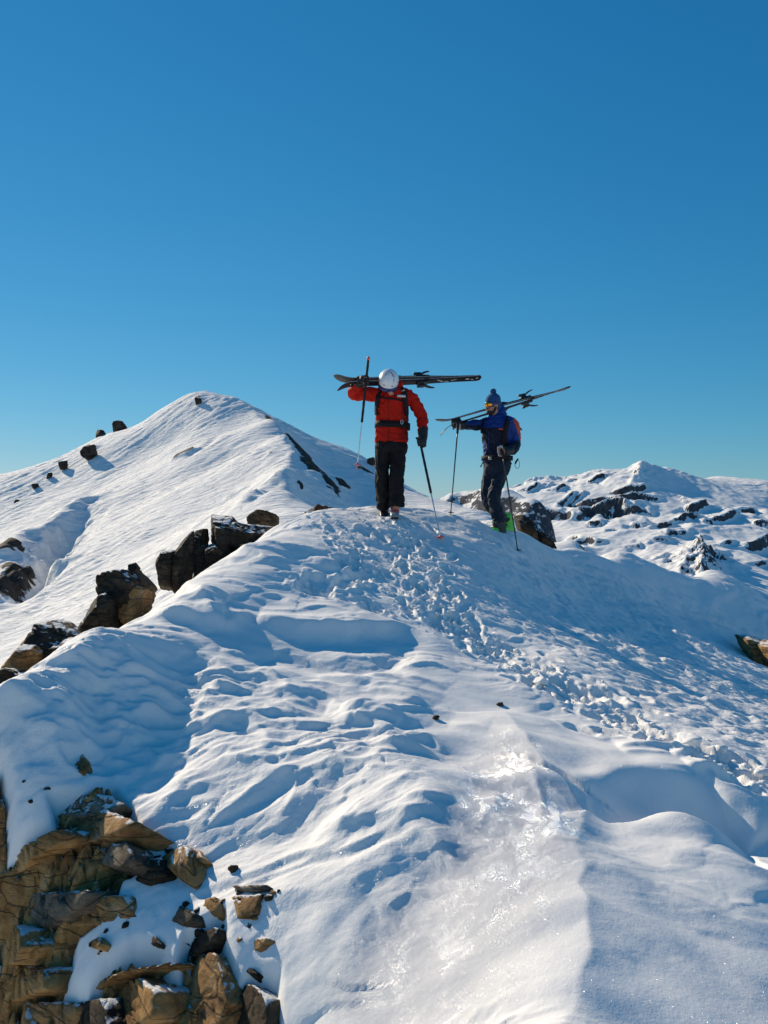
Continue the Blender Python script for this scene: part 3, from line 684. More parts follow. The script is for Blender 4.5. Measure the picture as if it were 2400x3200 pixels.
# ================================================================== VALLEY FLOOR (one sheet to the horizon)
vx = np.r_[np.linspace(-30000, -4000, 14), np.linspace(-3500, 3500, 71), np.linspace(4000, 30000, 14)]; vy = vx.copy()
VX, VY = np.meshgrid(vx, vy)
dist = np.hypot(VX, VY)
VZ = -620-0*VX+90*fbm2(VX/900, VY/900, 4, 200)-sst(6000, 30000, dist)*400
VZ = VZ+sst(700, 60, dist)*560
vme = grid_mesh('valley_ground', VX, VY, VZ); attr(vme, 'rock', np.full(VX.size, .12))
tag(link('valley_ground', vme, M_RANGE), 'snow covered valley floor far below the ridge', None, None, 'structure')

# ================================================================== ROCKS
def ico(sub):
    bm = bmesh.new(); bmesh.ops.create_icosphere(bm, subdivisions=sub, radius=1.0)
    V = np.array([v.co[:] for v in bm.verts], np.float32); F = np.array([[v.index for v in f.verts] for f in bm.faces], np.int32)
    bm.free(); return V, F
ICO = {k: ico(k) for k in (2, 3, 4, 5, 6)}
BROWN = mat_rock('brown_schist', [(.10, .050, .020), (.27, .14, .05), (.45, .25, .095), (.56, .38, .20)], 1.0, lich=.5)
OCHRE = mat_rock('ochre_schist', [(.13, .062, .022), (.36, .18, .06), (.56, .31, .11), (.66, .44, .23)], 1.0, lich=.4)
GREYR = mat_rock('grey_schist', [(.05, .038, .026), (.14, .105, .07), (.26, .205, .14), (.40, .35, .27)], 1.0, lich=.6)
DARKR = mat_rock('dark_schist', [(.014, .010, .007), (.035, .025, .016), (.07, .048, .028), (.12, .09, .055)], 1.0, lich=.15)
FARR = mat_rock('dark_crag', [(.014, .011, .009), (.035, .027, .020), (.07, .055, .042), (.12, .10, .08)], .12, lich=.1, bump=1.0)
def unit3(v):
    v = np.asarray(v, float); return v/np.linalg.norm(v)
def chunk(name, c, planes, ext, mat, seed, sub=5, rough=.05, strata=None, soft=.02, parent=None, fs=1.0):
    """a broken block: star body bounded by planes (n, d), fractured and weathered; c = centre in the world"""
    V, F = ICO[sub]; D = V*np.asarray(ext, np.float32); D /= np.linalg.norm(D, axis=1)[:, None]
    Q = np.stack([np.maximum(D@unit3(n).astype(np.float32), 1e-4)/d for n, d in planes]); qm = Q.max(0)
    r = 1/(qm*((Q/qm)**(1.0/soft)).sum(0)**soft)
    P = D*r[:, None]
    s = float(min(np.mean(ext), 1.5*np.min(ext)))
    # fractures: stepped offsets along the bedding, then roughness
    b = np.array(strata if strata is not None else (.35, -.25, .9), float); b /= np.linalg.norm(b)
    h = P@b.astype(np.float32)
    w = h/(s*.34)+.6*pn3(P/(s*.9), seed)
    tri = np.abs((w % 1.0)-.5)*2
    st = (np.clip((tri-.12)*6, 0, 1)-1)
    fr = st*.05*s
    ca = np.abs(pn3(P/(s*.75)*np.array([1, 1, 1], np.float32), seed+5)); crack = -np.exp(-(ca/.035)**2)*.06*s
    n1 = rough*s*(.55*fbm3(P/(s*.9), 2, seed+2) + .55*np.abs(pn3(P/(s*.33), seed+3))*-1.2 + .30*pn3(P/(s*.14), seed+4))
    P = P*(1+((fr+crack+n1)/np.maximum(r, 1e-3))[:, None])
    me = new_mesh(name, P, F)
    o = link(name, me, mat, parent)
    o.location = (float(c[0]), float(c[1]), float(c[2])) if parent is None else tuple(np.asarray(c, float)-np.array(parent.location))
    return o
def rand_planes(ext, seed, n=13, flat=.86):
    rs = np.random.RandomState(seed); out = []
    for k in range(n):
        v = rs.randn(3); v /= np.linalg.norm(v)
        sup = 1/np.sqrt(((v/np.asarray(ext))**2).sum())
        out.append((v, sup*(flat+.16*rs.rand()-.10)))
    for ax in range(3):
        for sgn in (-1, 1):
            v = np.zeros(3); v[ax] = sgn; v += rs.randn(3)*.18
            out.append((v, ext[ax]*(.95+.1*rs.rand())))
    return out
def boulder(name, u0, v0, u1, v1, Y, mat, seed, depth=.8, sub=5, rough=.06, tilt=(.35, -.25, .9), parent=None, n=13):
    c = at((u0+u1)/2, (v0+v1)/2, Y); w = (u1-u0)/FPX*Y/2; h = (v1-v0)/FPX*Y/2
    ext = (w, depth*(w+h)/2, h)
    return chunk(name, c, rand_planes(ext, seed, n), ext, mat, seed, sub, rough, tilt, parent=parent)
_base_n = {}
def surf(u, v):
    p = hit(u, v); e = .06
    gxn = float(BASE(np.array([p[0]+e]), np.array([p[1]]))[0]-BASE(np.array([p[0]-e]), np.array([p[1]]))[0])/(2*e)
    gyn = float(BASE(np.array([p[0]]), np.array([p[1]+e]))[0]-BASE(np.array([p[0]]), np.array([p[1]-e]))[0])/(2*e)
    n = np.array([-gxn, -gyn, 1.0]); return p, n/np.linalg.norm(n)
def block(name, outline, mat, seed, out=.03, thick=.22, sub=5, rough=.035, parent=None, tilt=None, bulge=.25, flat=False):
    """a block lying in the outcrop: its outline as seen, real thickness into the slope"""
    O = np.array(outline, float); cu, cv = O.mean(0)
    p, n = surf(cu, cv); n = n+np.array([-.85, -.20, .15]); n /= np.linalg.norm(n)       # faces turned left off the slope, shaped to catch the sun
    Y = p[1]; c = p+n*(out-thick/2)
    W = np.array([at(u, v, Y) for u, v in O])-p
    vd = unit3(p); W = (W-np.outer(W@n/np.dot(vd, n), vd))*1.10                                                             # into the block's own face plane
    rs = np.random.RandomState(seed); planes = []
    ctr = W.mean(0); c = c+ctr; W = W-ctr
    m = len(W); area = sum(np.dot(n, np.cross(W[k], W[(k+1) % m])) for k in range(m))
    for k in range(m):
        a, b = W[k], W[(k+1) % m]; e = b-a; q = np.cross(e, n); q /= np.linalg.norm(q)
        if np.dot(q, (a+b)/2) < 0: q = -q
        d = np.dot(q, a); q2 = q+n*(rs.uniform(-.02, .12) if flat else rs.uniform(-.05, .30))
        planes.append((q2, max(d, .012)/np.linalg.norm(q2)*1.02))
    ext_w = np.abs(W).max(0)
    size = np.sqrt((W**2).sum(1)).mean()
    for k in range(4):
        q = n+rs.randn(3)*((.10 if k < 3 else .30) if flat else (.12 if k < 2 else .42)); planes.append((q, thick/2*(.95+.2*rs.rand())))
    planes.append((-n, thick/2))
    ext = np.maximum(ext_w, thick*.5*np.abs(n)+.02)
    return chunk(name, c, planes, ext, mat, seed, sub, rough, tilt if tilt is not None else (.45, -.2, .85), soft=.016, parent=parent)

# ---- the outcrop at lower left: one thing, each stone a part
outcrop = empty('rock_outcrop', tuple(hit(250, 3000)))
tag(outcrop, 'broken brown rock outcrop with snow in its cracks at lower left', 'rock outcrop')
# bedrock behind the stones
bx0, by0 = hits([(-250, 3000), (900, 3000), (200, 2400)]).min(0)-.2
W = (slice(np.searchsorted(gy, 2.7), np.searchsorted(gy, 4.75)), slice(np.searchsorted(gx, -2.6), np.searchsorted(gx, -.2)))
BX, BY = FX[W], FY[W]
bare_ = sst(.3, .95, BARE[W]); BZ = FZ0[W]-.015-.32*(1-bare_)
# fractured into joint blocks: each cell its own tilted facet, sharp cracks between
def facets(cell, amp_, tilt, seed):
    rs = np.random.RandomState(seed); S = []
    x0, x1, y0, y1 = BX.min(), BX.max(), BY.min(), BY.max()
    n = int((x1-x0)*(y1-y0)/(cell*cell*.45)); S = np.stack([rs.uniform(x0, x1, n), rs.uniform(y0, y1, n)], 1)
    px_ = BX+.05*pn2(BX*6, BY*6, seed+1)*cell*6; py_ = BY+.05*pn2(BX*6, BY*6, seed+2)*cell*6
    ux = px_*.86+py_*.5; uy = (-px_*.5+py_*.86)*1.9            # joints run diagonally
    sx_ = S[:, 0]*.86+S[:, 1]*.5; sy_ = (-S[:, 0]*.5+S[:, 1]*.86)*1.9
    d1 = np.full(BX.shape, 1e9); d2 = d1.copy(); id_ = np.zeros(BX.shape, int)
    for k in range(n):
        d = np.hypot(ux-sx_[k], uy-sy_[k]); m = d < d1
        d2 = np.where(m, d1, np.minimum(d2, d)); id_ = np.where(m, k, id_); d1 = np.where(m, d, d1)
    gx_, gy_, oz = rs.uniform(-tilt, tilt, n)+tilt*.7, rs.uniform(-tilt, tilt, n), rs.uniform(-amp_, amp_, n)
    return oz[id_]+gx_[id_]*(BX-S[id_, 0])+gy_[id_]*(BY-S[id_, 1])-.25*amp_*np.exp(-((d2-d1)/(cell*.05))**2)
BZ = BZ+bare_*(facets(.34, .055, .40, 310)+facets(.15, .028, .42, 320)+facets(.06, .009, .40, 330))+.006*fbm2(BX*26, BY*26, 3, 303)
bme = grid_mesh('bedrock', BX, BY, BZ); bo = link('bedrock', bme, OCHRE, outcrop); bo.location = -np.array(outcrop.location)
STONES = [
 # outline (photo pixels), material, how far proud, thickness
 ([(178,2560),(172,2510),(230,2484),(330,2480),(358,2498),(330,2520),(250,2560)], GREYR, .05, .16),
 ([(200,2560),(255,2535),(330,2535),(412,2568),(385,2598),(330,2622),(270,2646),(225,2625)], BROWN, .08, .26),
 ([(325,2625),(380,2598),(424,2592),(418,2625),(360,2640)], BROWN, .07, .20),
 ([(293,2660),(330,2640),(405,2640),(416,2690),(395,2715),(320,2705),(292,2690)], GREYR, .07, .22),
 ([(0,2740),(60,2668),(150,2605),(185,2598),(190,2625),(110,2690),(20,2760)], OCHRE, .07, .20),
 ([(20,2765),(110,2695),(195,2630),(235,2650),(240,2700),(170,2735),(60,2790)], BROWN, .06, .24),
 ([(0,2800),(60,2795),(170,2740),(235,2715),(240,2760),(215,2830),(150,2895),(60,2880),(0,2860)], GREYR, .05, .28),
 ([(245,2650),(285,2655),(292,2700),(315,2712),(300,2740),(245,2735)], BROWN, .05, .2),
 ([(245,2745),(330,2725),(372,2735),(345,2790),(255,2800)], GREYR, .06, .24),
 ([(235,2805),(345,2795),(345,2855),(300,2890),(240,2905),(222,2860)], BROWN, .06, .24),
 ([(0,2885),(60,2885),(110,2905),(120,2960),(90,3010),(0,3010)], OCHRE, .07, .26),
 ([(115,2905),(165,2890),(170,2945),(160,3000),(125,3000)], BROWN, .05, .2),
 ([(170,2880),(225,2870),(230,2925),(222,3000),(175,3010)], BROWN, .06, .22),
 ([(0,3020),(90,3018),(135,3030),(130,3100),(60,3130),(0,3120)], OCHRE, .06, .26),
 ([(135,3010),(175,3015),(172,3060),(140,3100)], BROWN, .05, .18),
 ([(172,3040),(215,3010),(232,3030),(200,3080),(180,3115),(168,3090)], GREYR, .08, .18),
 ([(0,3135),(80,3135),(170,3110),(175,3160),(150,3215),(0,3230)], BROWN, .06, .26),
 ([(180,3130),(235,3160),(240,3220),(170,3235)], GREYR, .05, .2),
 ([(-60,2420),(0,2415),(30,2450),(30,2540),(10,2600),(-60,2600)], GREYR, .06, .26),
 ([(-60,2610),(10,2605),(35,2640),(20,2690),(-60,2710)], BROWN, .06, .24),
 ([(262,3100),(330,3075),(400,3010),(440,2995),(500,3010),(490,3045),(380,3080),(330,3110)], OCHRE, .13, .22),
 ([(330,3115),(400,3080),(475,3062),(505,3090),(500,3180),(430,3215),(345,3210)], OCHRE, .11, .32),
 ([(205,3185),(250,3130),(325,3120),(335,3215),(215,3240)], DARKR, .05, .24),
 ([(508,3090),(525,3060),(545,3075),(545,3180),(510,3190)], DARKR, .05, .2),
 ([(588,3030),(640,2985),(690,2980),(715,3060),(722,3130),(690,3215),(600,3215),(575,3130)], BROWN, .10, .30),
 ([(570,3020),(600,2960),(650,2925),(688,2908),(690,2960),(640,2985),(590,3035)], DARKR, .08, .22),
 ([(728,3145),(790,3085),(830,3095),(857,3120),(855,3215),(735,3230)], DARKR, .09, .28),
 ([(545,3080),(572,3060),(575,3215),(548,3215)], DARKR, .03, .2),
 ([(532,2730),(545,2690),(600,2652),(620,2670),(622,2730),(605,2772),(560,2752)], BROWN, .10, .20),
 ([(618,2690),(640,2670),(656,2700),(640,2712),(622,2712)], GREYR, .07, .12),
 ([(450,2770),(462,2735),(500,2695),(520,2690),(522,2735),(480,2772)], DARKR, .07, .14),
 ([(668,2870),(675,2830),(715,2820),(727,2840),(722,2885),(690,2888)], BROWN, .10, .18),
 ([(727,2845),(790,2812),(840,2805),(835,2850),(825,2885),(760,2895),(730,2880)], BROWN, .12, .20),
 ([(745,2815),(755,2790),(770,2800),(855,2786),(848,2802),(780,2815)], GREYR, .13, .10),
 ([(750,2895),(800,2888),(825,2890),(815,2930),(790,2932),(770,2915)], DARKR, .09, .16),
 ([(715,2885),(740,2895),(742,2918),(718,2918)], DARKR, .06, .14),
 ([(805,2985),(815,2945),(850,2942),(895,2952),(870,2985),(845,3006),(815,3000)], BROWN, .10, .17),
 ([(776,2945),(790,2948),(812,2985),(800,2995),(782,2975)], GREYR, .07, .13),
 ([(792,3060),(800,3028),(820,3030),(836,3055),(820,3078)], DARKR, .08, .13),
 ([(550,2880),(600,2852),(635,2870),(630,2895),(590,2913),(560,2905)], GREYR, .09, .15),
 ([(545,2905),(580,2912),(582,2950),(560,2945)], DARKR, .05, .13),
 ([(315,2972),(322,2945),(338,2935),(347,2955),(338,2975)], OCHRE, .07, .10),
 ([(495,2955),(500,2932),(515,2932),(525,2955),(515,2970),(500,2968)], DARKR, .06, .10),
 ([(233,2425),(240,2390),(262,2362),(278,2370),(284,2400),(270,2430),(250,2436)], BROWN, .08, .13),
 ([(207,2425),(214,2396),(224,2394),(222,2420),(214,2430)], GREYR, .05, .08),
 ([(35,2560),(60,2530),(85,2545),(80,2590),(50,2605)], DARKR, .04, .15),
 ([(110,2520),(150,2500),(180,2530),(178,2570),(150,2575),(120,2560)], DARKR, .05, .16),
 ([(230,2950),(260,2900),(330,2880),(350,2900),(320,2930),(270,2935)], DARKR, .012, .12),
 ([(230,3000),(262,2965),(270,2990),(255,3010),(235,3020)], DARKR, .015, .10),
 ([(0,2700),(40,2655),(55,2640),(60,2660),(10,2720)], DARKR, .03, .2),
]
for i, (ol, m_, ou, th) in enumerate(STONES):
    if i in (2, 5, 7, 8, 11, 12, 14, 15, 17, 18, 19, 23, 27, 45, 46, 47, 48, 49): continue
    crag = i < 20 or i in (20, 21, 22, 24, 25, 26)
    big = (np.ptp(np.array(ol)[:, 0])+np.ptp(np.array(ol)[:, 1])) > 170
    block('stone', ol, (BROWN if m_ is GREYR and i % 3 else m_), 400+i*7, ou*(.45 if crag else .75), th, 5 if big else 4, parent=outcrop, flat=crag)
rs = np.random.RandomState(77)
for k in range(34):                            # loose chips frozen into the snow round the outcrop
    u, v = [(rs.uniform(40, 190), rs.uniform(2470, 2600)), (rs.uniform(230, 420), rs.uniform(2850, 3020)), (rs.uniform(520, 700), rs.uniform(2830, 2960)), (rs.uniform(700, 900), rs.uniform(2780, 3120)), (rs.uniform(440, 660), rs.uniform(2640, 2800))][k % 5]
    p = hit(u, v); s = rs.uniform(.008, .022)
    c = np.array([p[0], p[1], gz(p[0], p[1])-s*.25])
    ext = (s*rs.uniform(.8, 1.5), s, s*rs.uniform(.6, 1.1))
    chunk('stone_chip', c, rand_planes(ext, 900+k), ext, DARKR if k % 3 else BROWN, 900+k, 2, .08, parent=outcrop)

# ---- rocks standing on the western edge of the ridge, near to far
def upright(name, outline, Y, thick, mat, seed, parent, sub=5, rough=.075, sink=45):
    """a standing block: outline as seen from the trail, real depth away from it"""
    O = np.array(outline, float)+np.array([0, 9.]); O = O.mean(0)+(O-O.mean(0))*np.array([1.03, .95]); lo = O[:, 1] > O[:, 1].mean()+.1*np.ptp(O[:, 1]); O[lo, 1] += sink
    W = np.array([at(u, v, Y) for u, v in O]); c = W.mean(0); W = W-c
    rs = np.random.RandomState(seed); n = unit3((rs.uniform(-.25, .25), -1, rs.uniform(.0, .35)))
    planes = []
    for k in range(len(W)):
        a, b = W[k], W[(k+1) % len(W)]; q = np.cross(b-a, (0, 1, 0)); q = unit3(q)
        if np.dot(q, (a+b)/2) < 0: q = -q
        d = max(np.dot(q, a), .02); ty = rs.uniform(-.35, .15); q2 = q+np.array([0, ty, 0]); planes.append((q2, max(d-abs(ty)*thick/5, .02)/np.linalg.norm(q2)))
    for k in range(4): planes.append((n+rs.randn(3)*np.array([.45, .1, .4]), thick/2*rs.uniform(.8, 1.1)))
    for k in range(2): planes.append((-n+rs.randn(3)*.3, thick/2))
    ext = np.maximum(np.abs(W).max(0), .02); ext[1] = thick/2
    return chunk('block', c, planes, ext, mat, seed, sub, rough, (.5, .15, .8), soft=.016, parent=parent)
def standing(name, label, pieces, mat, seed, group='dark rocks along the left edge of the ridge'):
    O, Y, th = pieces[0]; O = np.array(O, float)
    root = empty(name, tuple(at(O[:, 0].mean(), O[:, 1].max(), Y))); tag(root, label, 'rock', group)
    for i, (o, y, th) in enumerate(pieces):
        upright('block', o, y, th, mat[i % len(mat)], seed+i*3, root, 5 if i < 4 else 4)
    return root
standing('edge_rock', 'jagged brown rock nearest the camera on the left snow edge', [
  ([(82,1990),(103,1934),(141,1924),(201,1961),(252,1982),(235,2040),(163,2070),(87,2060)],5.75,.42),
  ([(24,2037),(60,1992),(112,1992),(156,2027),(140,2100),(54,2150),(30,2100)],5.55,.40),
  ([(-60,2110),(30,2068),(102,2084),(100,2160),(33,2200),(-60,2260)],5.35,.40),
  ([(119,2048),(163,2002),(250,1983),(215,2040),(140,2110)],5.6,.3),
  ([(-80,2160),(-10,2130),(40,2160),(20,2240),(-80,2300)],5.1,.3)], [DARKR, BROWN, DARKR, DARKR], 1100)
standing('edge_rock', 'large upright brown rock left of the snow crest, second from camera', [
  ([(302,1795),(336,1770),(401,1759),(431,1777),(463,1817),(452,1870),(401,1910),(335,1905),(322,1835)],7.05,.55),
  ([(236,1955),(258,1907),(304,1850),(350,1885),(350,1950),(293,1990),(250,1998)],6.75,.45),
  ([(398,1772),(404,1752),(420,1749),(432,1764),(424,1780)],7.1,.12),
  ([(390,1830),(430,1815),(462,1830),(452,1875),(410,1900),(385,1880)],6.95,.3),
  ([(300,1850),(330,1835),(365,1860),(360,1930),(310,1930)],6.8,.35)], [DARKR, DARKR, DARKR, BROWN], 1130)
standing('edge_rock', 'squat dark boulder in the gap between upright rock and slab', [
  ([(480,1748),(497,1712),(545,1710),(555,1770),(540,1800),(495,1792)],8.5,.40),
  ([(538,1722),(556,1694),(577,1672),(588,1735),(592,1780),(560,1805),(540,1780)],8.55,.36)], [DARKR], 1160)
standing('edge_rock', 'narrow dark leaning rock beside the long slab', [
  ([(592,1660),(615,1642),(637,1638),(643,1690),(640,1765),(620,1750),(604,1706)],9.0,.3),
  ([(612,1700),(640,1690),(655,1740),(640,1775),(618,1760)],8.85,.25)], [DARKR], 1180)
standing('edge_rock', 'long flat black slab lying on the ridge crest left of red skier', [
  ([(664,1622),(705,1615),(781,1623),(856,1650),(820,1674),(740,1684),(668,1660)],9.25,.60),
  ([(662,1622),(705,1630),(738,1668),(716,1712),(683,1724),(662,1700)],9.05,.40),
  ([(640,1700),(668,1690),(702,1712),(690,1745),(650,1750)],8.85,.3)], [DARKR], 1200)
standing('crest_rock', 'low dark rock just behind the crest, left of the slab top', [
  ([(768,1606),(798,1583),(835,1586),(870,1602),(860,1630),(780,1632)],12.5,.6)], [DARKR], 1220, 'low dark rocks behind the crest')
standing('crest_rock', 'low flat dark rock behind the crest near red skier', [
  ([(948,1598),(960,1580),(1005,1567),(1050,1580),(1060,1610),(960,1625)],13.0,.7)], [DARKR], 1240, 'low dark rocks behind the crest')
for (lbl, a) in (('thin dark stone strip in snow under the black slab', (705,1703,835,1722,8.35,1.2)), ('small thin dark stone above the strip, right of the slab', (755,1683,815,1696,8.7,1.2))):
    o = boulder('flat_stone', *a[:5], DARKR, 1260+len(lbl), a[5], 4, .08); tag(o, lbl, 'stone')
    o.location.z = gz(o.location.x, o.location.y)+.005
# ---- east side
standing('ridge_rock', 'dark pointed rock with snow stripe behind blue skier', [
  ([(1616,1612),(1640,1596),(1664,1612),(1690,1655),(1690,1690),(1640,1680)],12.2,.35),
  ([(1676,1640),(1700,1650),(1735,1700),(1748,1730),(1715,1735),(1690,1700)],12.2,.35),
  ([(1745,1730),(1775,1734),(1805,1756),(1790,1765),(1750,1758)],12.4,.4)], [DARKR, DARKR, GREYR], 1300, 'rocks on the right edge of the ridge')
standing('ridge_rock', 'brown rock at the right edge of the picture', [
  ([(2318,1982),(2346,1978),(2400,1998),(2450,2040),(2440,2080),(2400,2075),(2355,2038)],10.6,.5),
  ([(2314,1932),(2345,1934),(2400,1950),(2450,1970),(2450,2000),(2400,1976)],12.6,.5),
  ([(2390,2010),(2440,2000),(2500,2060),(2480,2110),(2420,2090)],10.2,.5)], [BROWN, DARKR, BROWN], 1330, 'rocks on the right edge of the ridge')
# ---- small dark bits lying on the snow
for i, (u, v, lbl) in enumerate(((1562,2213,'small dark pebble on smooth snow, right of centre'),(1362,2259,'small dark pebble on smooth snow left of the ice spur'),(727,2752,'tiny grey pebble on blue shaded snow above the outcrop'))):
    p = hit(u, v); s = .020; ext = (s*1.3, s, s*.8)
    o = chunk('pebble', (p[0], p[1], gz(p[0], p[1])+.008), rand_planes(ext, 1400+i), ext, DARKR, 1400+i, 3, .06); tag(o, lbl, 'pebble')
# ---- crags on the skyline of the white peak
for i, (u0, v0, u1, v1, lbl) in enumerate(((353,1316,397,1358,'dark squat crag on left shoulder of the white peak, largest of the skyline crags'),(303,1344,333,1378,'narrow dark crag left of the squat one on the peak shoulder'),(262,1385,300,1428,'dark crag running down the peak shoulder below the narrow one'),(186,1438,208,1460,'small square dark crag lower on the left skyline'),(102,1510,116,1520,'tiny dark stone low on the far left snow slope'),(150,1478,160,1487,'tiny dark stone between square crag and lowest stone'),(48,1560,62,1566,'lowest tiny dark stone near the left picture edge'),(612,1240,626,1260,'small dark stone just under the white summit'),(1150,1428,1172,1446,'small dark stones on the peak skyline behind red skier'))):
    Y = pk_hit((u0+u1)/2, v1+6)[1] if i in (4,5,6,7) else 161-i*.3
    if i == 8: Y = 142.
    if i in (2, 3): Y = pk_hit((u0+u1)/2, v1)[1]-.6
    o = boulder('crag', u0-4, v0, u1+4, v1+10, Y, FARR, 1500+i*3, .9, 4, .12); tag(o, lbl, 'rock', 'crags on the white peak')
# ---- crumbs of trodden snow along the trail
VV = []; FF = []; off = 0
for k in range(520):
    T = TRACK if k % 4 else TRACK2
    i = rs.randint(len(T)); p = T[i]+rs.randn(2)*np.array([.16, .16])
    s = .008+.022*rs.rand()**3; 
    V, F = ICO[2] if s > .02 else ICO[2]
    P = V*(1+.35*pn3(V*1.3, k)[:, None])*s*np.array([rs.uniform(.7, 1.4), rs.uniform(.7, 1.4), rs.uniform(.5, 1)])
    VV.append(P+np.array([p[0], p[1], gz(p[0], p[1])+s*.2])); FF.append(F+off); off += len(V)
cme = new_mesh('snow_crumbs', np.vstack(VV), np.vstack(FF)); attr(cme, 'ice', np.zeros(off)); attr(cme, 'rough', np.ones(off))
tag(link('snow_crumbs', cme, M_SNOW), 'loose crumbs of trodden snow along the trail', 'snow', None, 'stuff')
for i, (u, v, s, lbl) in enumerate(((2150,2345,.075,'fist sized snow block beside the trail at right'),(1100,1828,.06,'lump of broken snow on the left of the trail'),(1690,2135,.05,'snow lump at the edge of the deep footprint'))):
    p = hit(u, v); ext = (s*1.3, s, s*.7)
    o = chunk('snow_lump', (p[0], p[1], gz(p[0], p[1])+s*.3), rand_planes(ext, 1600+i), ext, M_SNOW, 1600+i, 4, .05); tag(o, lbl, 'snow lump')

# ================================================================== PEOPLE
def unit(v): v = np.asarray(v, float); return v/np.linalg.norm(v)
class Blob:
    """collects closed pieces; build() fuses them into one continuous skin"""
    def __init__(s): s.V = []; s.F = []; s.n = 0
    def add(s, V, F):
        s.V.append(np.asarray(V, float)); s.F += [tuple(i+s.n for i in f) for f in F]; s.n += len(V)
    def rings(s, rings):
        """rings: list of (k,3) arrays"""
        m = len(rings[0]); V = np.vstack(rings+[rings[0].mean(0)[None], rings[-1].mean(0)[None]]); F = []
        for i in range(len(rings)-1):
            for j in range(m):
                a = i*m+j; b = i*m+(j+1) % m; F.append((a, b, b+m, a+m))
        n = len(rings)*m
        for j in range(m):
            F.append((n, (j+1) % m, j)); F.append((n+1, (len(rings)-1)*m+j, (len(rings)-1)*m+(j+1) % m))
        s.add(V, F)
    def tube(s, pts, rad, seg=14, up=(0, 1, 0), sub=5, round_=True, sq=1.0):
        """rad: radius per point, or (across, along up) pairs"""
        pts = np.asarray(pts, float); rad = np.array([(r, r) if np.isscalar(r) else r for r in rad], float)
        P = smooth_line(np.hstack([pts, rad]), sub) if len(pts) > 2 else np.linspace(np.r_[pts[0], rad[0]], np.r_[pts[1], rad[1]], sub+1)
        C, Rr = P[:, :3], P[:, 3:]
        T = np.gradient(C, axis=0); T /= np.linalg.norm(T, axis=1)[:, None]+1e-9
        out = []; th = np.linspace(0, 2*np.pi, seg, endpoint=False)
        cs, sn = np.cos(th), np.sin(th)
        if sq != 1.0: cs = np.sign(cs)*np.abs(cs)**sq; sn = np.sign(sn)*np.abs(sn)**sq
        def ring(c, t, r, k=1.0):
            u = np.asarray(up, float); x = np.cross(u, t); x /= np.linalg.norm(x)+1e-9; y = np.cross(t, x)
            return c+np.outer(cs*r[0]*k, x)+np.outer(sn*r[1]*k, y)
        if round_:
            for a in (.25, .6, .87): out.append(ring(C[0]-T[0]*Rr[0].min()*math.sqrt(1-a*a), T[0], Rr[0], a))
        for c, t, r in zip(C, T, Rr): out.append(ring(c, t, r))
        if round_:
            for a in (.87, .6, .25): out.append(ring(C[-1]+T[-1]*Rr[-1].min()*math.sqrt(1-a*a), T[-1], Rr[-1], a))
        s.rings(out)
    def ell(s, c, r, rot=None, sub=3):
        V, F = ICO[sub]; P = V*np.asarray(r)
        if rot is not None: P = P@np.asarray(rot).T
        s.add(P+np.asarray(c), [tuple(f) for f in F])
    def box(s, c, h, rot=None, taper=(1, 1)):
        c = np.asarray(c, float); Rm = np.eye(3) if rot is None else np.asarray(rot)
        P = np.array([[x*(taper[0] if z > 0 else 1), y*(taper[1] if z > 0 else 1), z] for x in (-1, 1) for y in (-1, 1) for z in (-1, 1)])*np.asarray(h)
        s.add(P@Rm.T+c, [(0, 1, 3, 2), (4, 6, 7, 5), (0, 4, 5, 1), (2, 3, 7, 6), (0, 2, 6, 4), (1, 5, 7, 3)])
    def build(s, name, mat, parent, voxel=.011, smooth=4, wrinkle=0.0, wscale=.06, seed=0, mats=None, pick=None, wdir=(1, 1, 1)):
        me = bpy.data.meshes.new(name); V = np.vstack(s.V)
        me.from_pydata([tuple(v) for v in V], [], s.F); me.update()
        org = np.array(parent.location) if parent is not None else V.mean(0)
        if voxel:
            tmp = bpy.data.objects.new('tmp', me); COL.objects.link(tmp)
            rm = tmp.modifiers.new('r', 'REMESH'); rm.mode = 'VOXEL'; rm.voxel_size = voxel
            if smooth:
                sm = tmp.modifiers.new('s', 'SMOOTH'); sm.factor = .5; sm.iterations = smooth
            dg = bpy.context.evaluated_depsgraph_get(); dg.update()
            m2 = bpy.data.meshes.new_from_object(tmp.evaluated_get(dg))
            bpy.data.objects.remove(tmp); bpy.data.meshes.remove(me); me = m2; me.name = name
        n = len(me.vertices); co = np.empty(n*3, np.float32); me.vertices.foreach_get('co', co); co = co.reshape(-1, 3)
        if wrinkle:
            no = np.empty(n*3, np.float32); me.vertex_normals.foreach_get('vector', no) if hasattr(me, 'vertex_normals') else me.vertices.foreach_get('normal', no)
            no = no.reshape(-1, 3); q = co/wscale*np.asarray(wdir, np.float32)
            q = q+.9*np.stack([pn3(q*.45, seed+1), pn3(q*.45, seed+2), pn3(q*.45, seed+3)], 1)
            f = (1-np.abs(pn3(q, seed))*2.2)+.45*pn3(q*2.1, seed+4)
            co = co+no*(wrinkle*(f-.45))[:, None].astype(np.float32)
        me.vertices.foreach_set('co', (co-org.astype(np.float32)).ravel())
        me.polygons.foreach_set('use_smooth', np.ones(len(me.polygons), bool))
        me.materials.clear(); me.materials.append(mat)
        if mats:
            for m_ in mats: me.materials.append(m_)
            fc = np.empty(len(me.polygons)*3, np.float32); me.polygons.foreach_get('center', fc); fc = fc.reshape(-1, 3)+org
            me.polygons.foreach_set('material_index', np.asarray(pick(fc), np.int32))
        me.update()
        o = bpy.data.objects.new(name, me); COL.objects.link(o)
        if parent is not None: o.parent = parent
        else: o.location = org
        return o
def rotz(a): c, s = math.cos(a), math.sin(a); return np.array([[c, -s, 0], [s, c, 0], [0, 0, 1.]])
def rotx(a): c, s = math.cos(a), math.sin(a); return np.array([[1., 0, 0], [0, c, -s], [0, s, c]])
